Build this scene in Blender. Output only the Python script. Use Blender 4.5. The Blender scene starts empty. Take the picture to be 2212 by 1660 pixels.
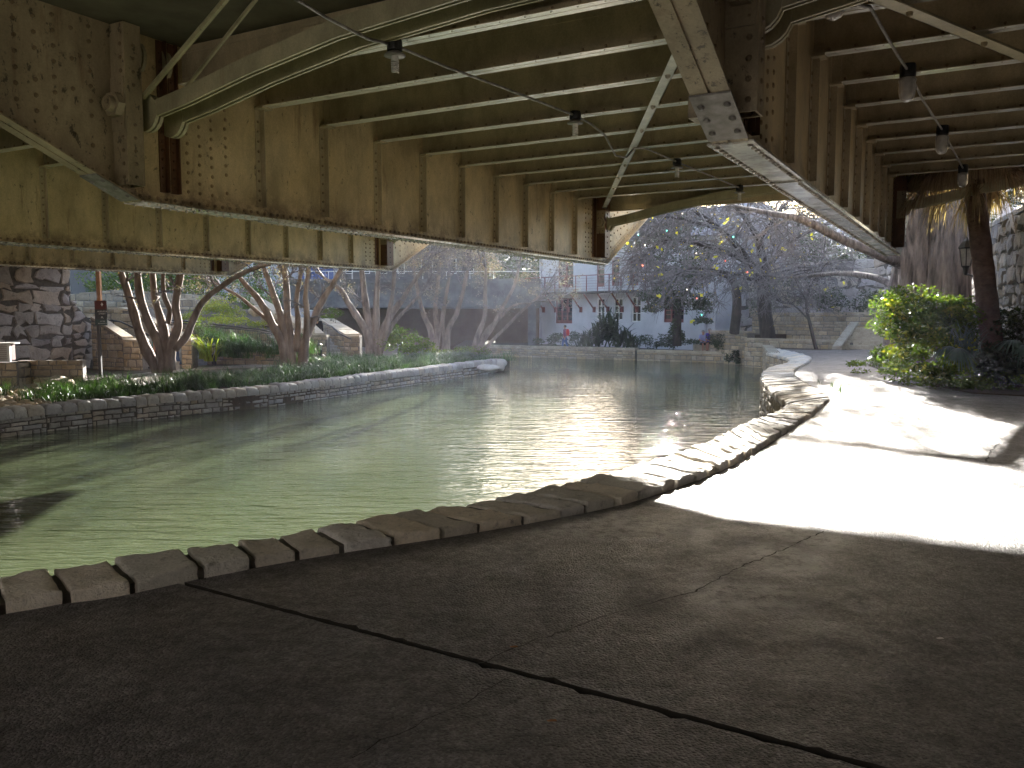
import bpy, bmesh, math, random
from mathutils import Vector, Matrix, noise as mnoise
R = math.radians
rnd = random.Random(7)
scene = bpy.context.scene
COL = scene.collection

# ------------------------------------------------------------------ camera model (photo measured on a 2212 x 1660 grid)
FPX, CXP, CYP, CZ = 1800.0, 1106.0, 830.0, 1.6
PITCH = math.atan(150.0 / 1800.0)
FW = Vector((0, math.cos(PITCH), -math.sin(PITCH)))
UP = Vector((0, math.sin(PITCH), math.cos(PITCH)))
def ray(u, v):
    return FW + Vector((1, 0, 0)) * ((u - CXP) / FPX) + UP * ((CYP - v) / FPX)
def gp(u, v, z=0.0):
    d = ray(u, v); t = (z - CZ) / d.z
    return Vector((d.x * t, d.y * t, z))
def dp(u, v, Y):
    d = ray(u, v); t = Y / d.y
    return Vector((d.x * t, Y, CZ + d.z * t))
def zat(v, Y):
    return dp(CXP, v, Y).z
def xat(u, Y):
    return dp(u, 680, Y).x

cam_d = bpy.data.cameras.new('camera'); cam = bpy.data.objects.new('camera', cam_d)
COL.objects.link(cam); scene.camera = cam
cam.location = (0, 0, CZ); cam.rotation_euler = (R(90) - PITCH, 0, 0)
cam_d.sensor_width = 36; cam_d.lens = 36 * FPX / 2212.0; cam_d.clip_end = 1500; cam_d.clip_start = 0.05

# ------------------------------------------------------------------ mesh builder
class MB:
    def __init__(s):
        s.v = []; s.f = []; s.m = []; s.c = []; s.mi = 0; s.col = (1, 1, 1)
    def face(s, idx, col=None):
        s.f.append(idx); s.m.append(s.mi); s.c.append(col or s.col)
    def poly(s, pts, col=None):
        b = len(s.v); s.v += [tuple(p) for p in pts]; s.face(tuple(range(b, b + len(pts))), col)
    def prism(s, bottom, top, col=None):
        n = len(bottom); b = len(s.v)
        s.v += [tuple(p) for p in bottom] + [tuple(p) for p in top]
        s.face(tuple(range(b + n - 1, b - 1, -1)), col); s.face(tuple(range(b + n, b + 2 * n)), col)
        for i in range(n):
            j = (i + 1) % n
            s.face((b + i, b + j, b + n + j, b + n + i), col)
    def box(s, o, ax, ay, az, col=None):
        o, ax, ay, az = Vector(o), Vector(ax), Vector(ay), Vector(az)
        s.prism([o, o + ax, o + ax + ay, o + ay], [o + az, o + ax + az, o + ax + ay + az, o + ay + az], col)
    def abox(s, x0, x1, y0, y1, z0, z1, col=None):
        s.box((x0, y0, z0), (x1 - x0, 0, 0), (0, y1 - y0, 0), (0, 0, z1 - z0), col)
    def tube(s, pts, rad, n=6, col=None, cap=True):
        pts = [Vector(p) for p in pts]
        if isinstance(rad, (int, float)): rad = [rad] * len(pts)
        b = len(s.v); prev = None
        for i, p in enumerate(pts):
            d = (pts[min(i + 1, len(pts) - 1)] - pts[max(i - 1, 0)])
            if d.length < 1e-6: d = Vector((0, 0, 1))
            d.normalize()
            if prev is None:
                a = Vector((0, 0, 1)) if abs(d.z) < .9 else Vector((1, 0, 0))
                x = d.cross(a).normalized()
            else:
                x = (prev - d * prev.dot(d))
                x = x.normalized() if x.length > 1e-6 else d.orthogonal().normalized()
            prev = x; y = d.cross(x)
            for k in range(n):
                an = 2 * math.pi * k / n
                q = p + (x * math.cos(an) + y * math.sin(an)) * rad[i]
                s.v.append((q.x, q.y, q.z))
        for i in range(len(pts) - 1):
            for k in range(n):
                k2 = (k + 1) % n
                s.face((b + i * n + k, b + i * n + k2, b + (i + 1) * n + k2, b + (i + 1) * n + k), col)
        if cap:
            s.face(tuple(b + k for k in reversed(range(n))), col)
            s.face(tuple(b + (len(pts) - 1) * n + k for k in range(n)), col)
    def dome(s, p, nrm, r, h=None, n=6, col=None):
        p = Vector(p); nrm = Vector(nrm).normalized(); x = nrm.orthogonal().normalized(); y = nrm.cross(x)
        h = h or r * .7; b = len(s.v); col = col or (.6, .53, .47)
        for rr, hh in ((r, 0), (r * .75, h * .7)):
            for k in range(n):
                an = 2 * math.pi * k / n
                s.v.append(tuple(p + (x * math.cos(an) + y * math.sin(an)) * rr + nrm * hh))
        s.v.append(tuple(p + nrm * h))
        for k in range(n):
            k2 = (k + 1) % n
            s.face((b + k, b + k2, b + n + k2, b + n + k), col); s.face((b + n + k, b + n + k2, b + 2 * n), col)
    def lathe(s, p, prof, n=12, col=None, axis=(0, 0, 1)):
        p = Vector(p); ax = Vector(axis).normalized(); x = ax.orthogonal().normalized(); y = ax.cross(x); b = len(s.v)
        for r, z in prof:
            for k in range(n):
                an = 2 * math.pi * k / n
                s.v.append(tuple(p + (x * math.cos(an) + y * math.sin(an)) * r + ax * z))
        for i in range(len(prof) - 1):
            for k in range(n):
                k2 = (k + 1) % n
                s.face((b + i * n + k, b + i * n + k2, b + (i + 1) * n + k2, b + (i + 1) * n + k), col)
    def blob(s, c, rx, ry, rz, seed=0, n=8, m=6, amp=.18, col=None, fr=1.3):
        b = len(s.v); c = Vector(c)
        for i in range(m + 1):
            th = math.pi * i / m
            for k in range(n):
                ph = 2 * math.pi * k / n
                d = Vector((math.sin(th) * math.cos(ph), math.sin(th) * math.sin(ph), math.cos(th)))
                q = 1 + amp * mnoise.noise(d * fr + Vector((seed * 3.1, seed * 1.7, seed)))*2
                s.v.append((c.x + d.x * rx * q, c.y + d.y * ry * q, c.z + d.z * rz * q))
        for i in range(m):
            for k in range(n):
                k2 = (k + 1) % n
                s.face((b + i * n + k, b + (i + 1) * n + k, b + (i + 1) * n + k2, b + i * n + k2), col)
    def build(s, name, mats, parent=None, smooth=False, loc=None):
        me = bpy.data.meshes.new(name)
        me.from_pydata(s.v, [], s.f)
        if not isinstance(mats, (list, tuple)): mats = [mats]
        for m in mats: me.materials.append(m)
        me.polygons.foreach_set('material_index', s.m)
        if smooth: me.polygons.foreach_set('use_smooth', [True] * len(s.f))
        at = me.color_attributes.new('Col', 'FLOAT_COLOR', 'CORNER')
        buf = []
        for f, c in zip(s.f, s.c): buf += [c[0], c[1], c[2], 1.0] * len(f)
        at.data.foreach_set('color', buf)
        me.update()
        o = bpy.data.objects.new(name, me); COL.objects.link(o)
        if parent:
            o.parent = parent
            if loc is None:
                o.matrix_parent_inverse = Matrix.Translation(-parent.location) if parent.type == 'EMPTY' and parent.parent is None else Matrix.Identity(4)
        if loc: o.location = loc
        return o

def tag(o, label=None, cat=None, group=None, kind=None):
    if label: o['label'] = label
    if cat: o['category'] = cat
    if group: o['group'] = group
    if kind: o['kind'] = kind
    return o
def thing(name, loc, label, cat, group=None):
    o = bpy.data.objects.new(name, None); COL.objects.link(o); o.location = loc; o.empty_display_size = .3
    return tag(o, label, cat, group)
def struct(name, mb, mats, label=None, smooth=False):
    o = mb.build(name, mats, smooth=smooth); o['kind'] = 'structure'
    if label: o['label'] = label
    return o

# ------------------------------------------------------------------ materials
class NT:
    def __init__(s, name):
        s.mat = bpy.data.materials.new(name); s.mat.use_nodes = True
        s.t = s.mat.node_tree; s.n = s.t.nodes; s.b = s.n['Principled BSDF']
        s.co = s.n.new('ShaderNodeTexCoord').outputs['Object']
    def link(s, a, b): s.t.links.new(a, b)
    def val(s, sock, v):
        if hasattr(v, 'links') or hasattr(v, 'is_linked'): s.link(v, sock)
        elif isinstance(v, (tuple, list)) and len(v) == 3 and sock.type == 'RGBA': sock.default_value = (*v, 1)
        else: sock.default_value = v
    def geo(s):
        return s.n.new('ShaderNodeNewGeometry').outputs['Position']
    def map(s, scale=(1, 1, 1), rot=(0, 0, 0), loc=(0, 0, 0), src=None):
        m = s.n.new('ShaderNodeMapping'); s.link(src or s.co, m.inputs[0])
        m.inputs['Scale'].default_value = scale; m.inputs['Rotation'].default_value = rot; m.inputs['Location'].default_value = loc
        return m.outputs[0]
    def noise(s, scale, detail=4, rough=.55, co=None, dist=0):
        k = s.n.new('ShaderNodeTexNoise'); s.link(co or s.co, k.inputs['Vector'])
        k.inputs['Scale'].default_value = scale; k.inputs['Detail'].default_value = detail
        k.inputs['Roughness'].default_value = rough; k.inputs['Distortion'].default_value = dist
        return k.outputs['Fac']
    def vor(s, scale, co=None, feature='F1', out='Distance', rand=1):
        k = s.n.new('ShaderNodeTexVoronoi'); s.link(co or s.co, k.inputs['Vector']); k.feature = feature
        k.inputs['Scale'].default_value = scale; k.inputs['Randomness'].default_value = rand
        return k.outputs[out]
    def ramp(s, fac, stops):
        r = s.n.new('ShaderNodeValToRGB'); s.link(fac, r.inputs[0]); e = r.color_ramp.elements
        while len(e) < len(stops): e.new(.5)
        for el, (p, c) in zip(e, stops):
            el.position = p; el.color = (*c, 1) if isinstance(c, (tuple, list)) else (c, c, c, 1)
        return r.outputs[0]
    def mix(s, fac, a, b, mode='MIX'):
        m = s.n.new('ShaderNodeMix'); m.data_type = 'RGBA'; m.blend_type = mode
        s.val(m.inputs[0], fac); s.val(m.inputs[6], a); s.val(m.inputs[7], b)
        return m.outputs[2]
    def math(s, op, a, b=0.0):
        m = s.n.new('ShaderNodeMath'); m.operation = op; s.val(m.inputs[0], a); s.val(m.inputs[1], b)
        return m.outputs[0]
    def bump(s, h, strength=.5, dist=.02, nrm=None):
        b = s.n.new('ShaderNodeBump'); s.link(h, b.inputs['Height'])
        b.inputs['Strength'].default_value = strength; b.inputs['Distance'].default_value = dist
        if nrm: s.link(nrm, b.inputs['Normal'])
        return b.outputs[0]
    def attr(s):
        a = s.n.new('ShaderNodeAttribute'); a.attribute_name = 'Col'; return a.outputs['Color']
    def out(s, col=None, rough=None, nrm=None, spec=None, metal=None, **kw):
        if col is not None: s.val(s.b.inputs['Base Color'], col)
        if rough is not None: s.val(s.b.inputs['Roughness'], rough)
        if nrm is not None: s.link(nrm, s.b.inputs['Normal'])
        if spec is not None: s.b.inputs['Specular IOR Level'].default_value = spec
        if metal is not None: s.b.inputs['Metallic'].default_value = metal
        for k, v in kw.items(): s.val(s.b.inputs[k.replace('_', ' ')], v)
        return s.mat

def steel(name, a, b, dirt=.5, rust=.55, spot=.60):
    t = NT(name); t.co = t.geo()
    base = t.ramp(t.noise(.9, 5), [(.3, a), (.7, b)])
    sp = t.ramp(t.noise(9, 7, .75, t.map((1, 1, .6), src=t.co)), [(spot, 0.), (spot + .05, 1.)])
    base = t.mix(t.math('MULTIPLY', sp, dirt), base, (.05, .04, .025))
    big = t.ramp(t.noise(.55, 3, .6), [(.45, 0.), (.68, 1.)])
    strk = t.ramp(t.noise(5, 5, .65, t.map((1, 1, .12))), [(rust, 0.), (rust + .12, 1.)])
    base = t.mix(t.math('MULTIPLY', t.math('MULTIPLY', big, strk), .8), base, (.17, .065, .022))
    sxyz = t.n.new('ShaderNodeSeparateXYZ'); t.link(t.co, sxyz.inputs[0])
    low = t.math('MULTIPLY', t.ramp(t.math('SUBTRACT', sxyz.outputs['Z'], 3.0), [(.0, 1.), (.42, 0.)]), t.ramp(t.noise(3.5, 6, .75), [(.44, 0.), (.58, 1.)]))
    base = t.mix(t.math('MULTIPLY', low, .8), base, (.09, .045, .022))
    fine = t.noise(45, 3, .7)
    base = t.mix(.35, base, t.ramp(fine, [(.3, .55), (.7, 1.3)]), 'MULTIPLY')
    grime = t.ramp(t.noise(1.6, 6, .7, t.map((1, 1, .5))), [(.35, .5), (.62, 1.05)])
    base = t.mix(.75, base, grime, 'MULTIPLY')
    base = t.mix(1, base, t.attr(), 'MULTIPLY')
    return t.out(base, t.ramp(fine, [(.3, .35), (.8, .6)]), t.bump(t.noise(18, 4), .25, .01), spec=.5)
M = {}
M['girder'] = steel('girder_paint', (.60, .455, .235), (.72, .575, .34), .7, .58, .605)
M['bracket'] = steel('bracket_paint', (.38, .30, .18), (.48, .39, .25), .8, .54, .57)
M['stringer'] = steel('stringer_paint', (.50, .405, .25), (.58, .48, .31), .7, .62, .66)
M['flange'] = steel('flange_glare_paint', (.74, .71, .62), (.82, .79, .7), .8, .60, .62)  # colour lightened to carry the glare bounced onto the undersides
M['flange'].node_tree.nodes['Principled BSDF'].inputs['Specular IOR Level'].default_value = .9
for k_, v_ in (('Coat Weight', 1.0), ('Coat Roughness', .13), ('Coat IOR', 2.0)): M['flange'].node_tree.nodes['Principled BSDF'].inputs[k_].default_value = v_
M['rust'] = steel('rusty_steel', (.13, .06, .03), (.22, .11, .055), .6, .45, .6)
M['eyebar'] = steel('eyebar_paint', (.42, .37, .22), (.52, .46, .29), .5, .57, .64)
t = NT('dark_metal'); M['black'] = t.out(t.ramp(t.noise(20), [(.3, (.012, .012, .014)), (.7, (.03, .03, .033))]), .45)
t = NT('conduit_metal'); M['conduit'] = t.out(t.ramp(t.noise(9, 4), [(.3, (.10, .085, .07)), (.7, (.3, .28, .26))]), .4, spec=.6)
t = NT('frosted_glass'); M['glass'] = t.out(t.ramp(t.noise(14, 4), [(.3, (.38, .36, .34)), (.7, (.62, .6, .57))]), .35, Transmission_Weight=.35, IOR=1.3)
t = NT('lamp_white'); M['bulb'] = t.out((.65, .62, .58), .2)
t = NT('asphalt_deck'); M['deck'] = t.out(t.ramp(t.noise(3, 5), [(.3, (.10, .085, .06)), (.7, (.16, .14, .10))]), .9)

def stone(name, dark, light, mort=None, sc=1.0, speck=.6, bumpd=.02):
    t = NT(name)
    base = t.ramp(t.noise(2.2 * sc, 6, .65), [(.3, dark), (.7, light)])
    base = t.mix(1, base, t.attr(), 'MULTIPLY')
    st = t.ramp(t.noise(6 * sc, 8, .75), [(.56, 0.), (.68, 1.)])
    base = t.mix(t.math('MULTIPLY', st, speck), base, (.05, .045, .04))
    nz = t.noise(16 * sc, 8, .7)
    base = t.mix(.4, base, t.ramp(nz, [(.3, .6), (.7, 1.3)]), 'MULTIPLY')
    return t.out(base, .85, t.bump(nz, .8, bumpd), spec=.3)
M['limestone'] = stone('limestone', (.32, .27, .20), (.50, .44, .34))
M['coping'] = stone('coping_limestone', (.72, .69, .62), (.88, .85, .78), sc=2.2, speck=.5, bumpd=.06)
M['greystone'] = stone('grey_limestone', (.36, .35, .33), (.56, .55, .53))
M['rubble'] = stone('rubble_stone', (.32, .30, .30), (.52, .49, .48), speck=.7, bumpd=.04)
t = NT('mortar'); nz = t.noise(12, 6); M['mortar'] = t.out(t.ramp(nz, [(.3, (.15, .135, .12)), (.7, (.24, .22, .20))]), .95, t.bump(nz, .6, .01))
t = NT('dark_mortar'); nz = t.noise(10, 6); M['mortar_dark'] = t.out(t.ramp(nz, [(.3, (.08, .07, .065)), (.7, (.15, .135, .12))]), .95, t.bump(nz, .6, .01))

# exposed aggregate walk
t = NT('aggregate_concrete')
P3 = t.co
big = t.noise(.5, 5, .6, dist=.4); mid = t.noise(2.4, 6, .7)
base = t.ramp(big, [(.3, (.15, .139, .137)), (.7, (.24, .226, .222))])
base = t.mix(.7, base, t.ramp(mid, [(.3, .5), (.65, 1.25)]), 'MULTIPLY')
agg = t.vor(75, out='Color'); aggd = t.vor(75)
ag = t.ramp(t.math('MULTIPLY', agg, 1.0), [(.25, .5), (.8, 1.5)])
base = t.mix(.55, base, ag, 'MULTIPLY')
fine = t.noise(70, 5, .75)
base = t.mix(.6, base, t.ramp(fine, [(.3, .5), (.72, 1.5)]), 'MULTIPLY')
pits = t.ramp(t.noise(26, 6, .75), [(.60, 0.), (.66, 1.)])
base = t.mix(t.math('MULTIPLY', pits, .6), base, (.06, .05, .045))
grains = t.ramp(t.vor(34), [(.0, 1.), (.13, 0.)])
base = t.mix(t.math('MULTIPLY', grains, t.ramp(t.noise(5), [(.45, 0.), (.6, .7)])), base, (.5, .47, .42))
# lime stain running along a crack
def vm(t, op, a, b):
    k = t.n.new('ShaderNodeVectorMath'); k.operation = op; t.link(a, k.inputs[0])
    if b is not None: k.inputs[1].default_value = b
    return k.outputs['Value'] if op == 'LENGTH' else k.outputs[0]
def stain(t, u, v, rx, ry, rot=0.0):
    p = gp(u, v, 0)
    q = vm(t, 'MULTIPLY', vm(t, 'SUBTRACT', t.co, (p.x, p.y, 0)), (1 / rx, 1 / ry, 0))
    return t.ramp(vm(t, 'LENGTH', q, None), [(.35, 1.), (1., 0.)])
sm = t.math('MAXIMUM', stain(t, 1610, 1290, .42, .36), t.math('MAXIMUM', stain(t, 1690, 1205, .3, .5), t.math('MAXIMUM', stain(t, 1760, 1160, .3, .5), stain(t, 1320, 1135, .9, .5))))
sm = t.math('MULTIPLY', sm, t.ramp(t.noise(9, 8, .8), [(.38, 0.), (.55, 1.)]))

h = t.math('ADD', t.math('MULTIPLY', fine, .6), t.math('MULTIPLY', t.math('SUBTRACT', .6, aggd), 1.0))
rough = t.ramp(t.noise(3.2, 5), [(.3, .36), (.7, .6)])
base = t.mix(.8, base, t.ramp(t.noise(13, 7, .8), [(.38, .45), (.6, 1.3)]), 'MULTIPLY')
base = t.mix(t.math('MULTIPLY', sm, .8), base, (.55, .55, .56))
M['path'] = t.out(base, rough, t.bump(h, 1.0, .016, t.bump(t.noise(20, 6, .75), .6, .02)), spec=.28)
t = NT('joint_dirt'); M['joint'] = t.out((.03, .026, .022), .95)
t = NT('soil'); nz = t.noise(8, 8, .7); M['soil'] = t.out(t.ramp(nz, [(.3, (.045, .035, .025)), (.7, (.12, .09, .06))]), .95, t.bump(nz, .8, .05))
t = NT('pale_path'); nz = t.noise(5, 8, .7); M['palepath'] = t.out(t.ramp(nz, [(.3, (.30, .26, .22)), (.7, (.42, .37, .31))]), .9, t.bump(nz, .4, .02))

# river water: murky green, rippled
t = NT('river_water')
w1 = t.noise(1.0, 3, .55, t.map((.42, 1.5, 1), (0, 0, R(4))), .6); w2 = t.noise(3.0, 3, .55, t.map((.4, 1.5, 1), (0, 0, R(-5))), .4)
w4 = t.noise(10, 2, .5, t.map((.5, 1.4, 1)))
h = t.math('ADD', t.math('ADD', t.math('MULTIPLY', w1, .6), t.math('MULTIPLY', w2, .6)), t.math('MULTIPLY', w4, .16))
nrm = t.bump(h, 1.0, .055)
murk = t.ramp(t.noise(.35, 4), [(.3, (.055, .075, .04)), (.7, (.08, .10, .054))])
M['water'] = t.out(murk, .02, nrm, IOR=1.33, spec=.5)

def leafmat(name, a, b, tr=.35, rough=.4):
    t = NT(name)
    col = t.mix(1, t.ramp(t.noise(1.3, 3), [(.3, a), (.7, b)]), t.attr(), 'MULTIPLY')
    t.out(col, rough, spec=.5)
    tb = t.n.new('ShaderNodeBsdfTranslucent'); t.link(t.mix(1, col, (1.7, 1.9, .7), 'MULTIPLY'), tb.inputs[0])
    mx = t.n.new('ShaderNodeMixShader'); mx.inputs[0].default_value = tr
    t.link(t.b.outputs[0], mx.inputs[1]); t.link(tb.outputs[0], mx.inputs[2])
    o = [n for n in t.n if n.type == 'OUTPUT_MATERIAL'][0]; t.link(mx.outputs[0], o.inputs[0])
    return t.mat
M['grass'] = leafmat('liriope_blades', (.035, .075, .03), (.06, .115, .045), .3, .35)
M['leaf'] = leafmat('bush_leaves', (.055, .09, .025), (.10, .145, .038), .45, .25)
M['yleaf'] = leafmat('yellow_green_leaves', (.16, .20, .03), (.26, .28, .05), .5, .45)
M['darkleaf'] = leafmat('dark_leaves', (.022, .035, .02), (.045, .06, .03), .2, .4)
M['blueleaf'] = leafmat('fan_palm_leaves', (.07, .12, .10), (.11, .17, .14), .2, .35)
M['dryleaf'] = leafmat('dry_palm_leaves', (.27, .19, .15), (.40, .30, .245), .2, .7)
M['seed'] = leafmat('dry_seed_heads', (.20, .165, .145), (.32, .27, .245), .1, .8)
M['yellow'] = leafmat('yellow_leaves', (.6, .5, .05), (.75, .62, .08), .5, .5)
def bark(name, a, b, sc=6, zs=.2, bd=.03):
    t = NT(name); n1 = t.noise(sc, 6, .65, t.map((1, 1, zs))); n2 = t.noise(2, 3)
    base = t.mix(.5, t.ramp(n1, [(.32, a), (.68, b)]), t.ramp(n2, [(.3, .6), (.7, 1.3)]), 'MULTIPLY')
    return t.out(base, .85, t.bump(n1, .9, bd), spec=.3)
M['myrtle'] = bark('crape_myrtle_bark', (.11, .085, .07), (.32, .26, .22), 5, .25, .015)
M['cypress'] = bark('cypress_bark', (.035, .03, .028), (.26, .215, .20), 7, .14, .14)
M['palmbark'] = bark('palm_bark', (.10, .06, .045), (.2, .125, .095), 7, 1.6, .03)
M['twig'] = bark('grey_twigs', (.10, .09, .09), (.26, .235, .235), 6, 1, .005)
M['darkbark'] = bark('dark_bark', (.035, .03, .028), (.09, .075, .065), 6, .3, .02)
def plain(name, a, b=None, rough=.8, sc=4, bd=.01, **kw):
    t = NT(name); nz = t.noise(sc, 6, .65)
    b = b or tuple(x * .75 for x in a)
    return t.out(t.ramp(nz, [(.3, b), (.7, a)]), rough, t.bump(nz, .4, bd), **kw)
M['concrete'] = plain('old_concrete', (.19, .18, .175), (.07, .066, .062), .9, 1.1, .02)
M['tanwall'] = plain('tan_wall', (.17, .13, .09), (.11, .08, .055), .9, 1.0)
M['plaster'] = plain('pale_plaster', (.54, .535, .56), (.40, .395, .42), .9, .8)
M['plaster2'] = plain('grey_plaster', (.42, .41, .44), (.28, .27, .3), .9, .8)
M['redwood'] = plain('red_painted_wood', (.17, .04, .035), (.10, .026, .024), .6, 3)
M['pane'] = plain('window_pane', (.02, .022, .028), (.012, .012, .016), .06, 2, .001)
M['roof'] = plain('grey_roof', (.34, .33, .37), (.22, .21, .24), .8, 2)
M['wood'] = plain('orange_wood', (.45, .22, .10), (.28, .13, .06), .7, 3)
M['skin'] = plain('skin', (.45, .22, .15), (.38, .18, .12), .5, 5, .001)
M['hairgrey'] = plain('grey_hair', (.35, .33, .31), (.2, .19, .18), .7, 30)
M['hairdark'] = plain('dark_hair', (.03, .017, .012), (.015, .01, .008), .4, 30)
M['denim'] = plain('denim', (.07, .12, .26), (.045, .08, .18), .85, 8)
M['blackcloth'] = plain('black_cloth', (.018, .018, .022), (.01, .01, .012), .8, 8)
M['purple'] = plain('violet_cloth', (.10, .06, .48), (.07, .04, .35), .8, 6)
M['lilac'] = plain('lilac_cloth', (.38, .38, .62), (.28, .28, .5), .8, 6)
M['teal'] = plain('teal_cloth', (.04, .30, .32), (.03, .2, .22), .8, 6)
M['redcloth'] = plain('red_cloth', (.55, .04, .04), (.38, .03, .03), .8, 6)
M['magenta'] = plain('dark_pink_cloth', (.2, .04, .1), (.13, .03, .07), .8, 6)
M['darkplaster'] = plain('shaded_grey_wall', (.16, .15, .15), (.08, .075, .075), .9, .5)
M['blue'] = plain('blue_wall', (.08, .12, .3), (.05, .08, .2), .8, 3)
M['whitepaint'] = plain('white_paint', (.75, .74, .72), (.55, .54, .53), .5, 3)
M['signred'] = plain('sign_red', (.10, .012, .008), (.07, .01, .007), .5, 3)
M['signdark'] = plain('sign_dark', (.014, .016, .018), (.01, .012, .014), .4, 3)
M['signgreen'] = plain('sign_teal', (.01, .045, .042), (.008, .035, .033), .4, 3)
M['letter'] = plain('sign_lettering', (.7, .7, .68), (.6, .6, .58), .6, 3)
t = NT('striped_shirt'); sx = t.n.new('ShaderNodeSeparateXYZ'); t.link(t.co, sx.inputs[0])
fr = t.math('FRACT', t.math('MULTIPLY', sx.outputs['Z'], 11.0))
M['stripes'] = t.out(t.mix(t.ramp(fr, [(.42, 0.), (.5, 1.)]), (.62, .64, .72), (.22, .26, .55)), .8)
# ------------------------------------------------------------------ the steel bridge
ZF = 3.0                                         # clear height under the floor beams
O = gp(292, 436, ZF); O.z = 0
E = gp(1300, 571, ZF); E.z = 0
A = (E - O); TL = A.length; A.normalize(); C = Vector((A.y, -A.x, 0))
BAY = 7.4
def P(s, t, z): return O + C * s + A * t + Vector((0, 0, z))
def stt(p):
    q = Vector((p.x, p.y, 0)) - O; return q.dot(C), q.dot(A)
def stbox(mb, s0, s1, t0, t1, z0, z1, col=None):
    mb.prism([P(s0, t0, z0), P(s1, t0, z0), P(s1, t1, z0), P(s0, t1, z0)], [P(s0, t0, z1), P(s1, t0, z1), P(s1, t1, z1), P(s0, t1, z1)], col)
def tzprism(mb, poly, s0, s1):
    mb.prism([P(s0, t, z) for t, z in poly], [P(s1, t, z) for t, z in poly])
def szprism(mb, poly, t0, t1):
    mb.prism([P(s, t0, z) for s, z in poly], [P(s, t1, z) for s, z in poly])
print('BRIDGE', O, A, TL, stt(Vector((0, 0, 0))))
ZS, ZD = 4.57, 5.07                              # stringer underside, deck underside
TK = [.75 + 1.35 * k for k in range(10)]

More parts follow.
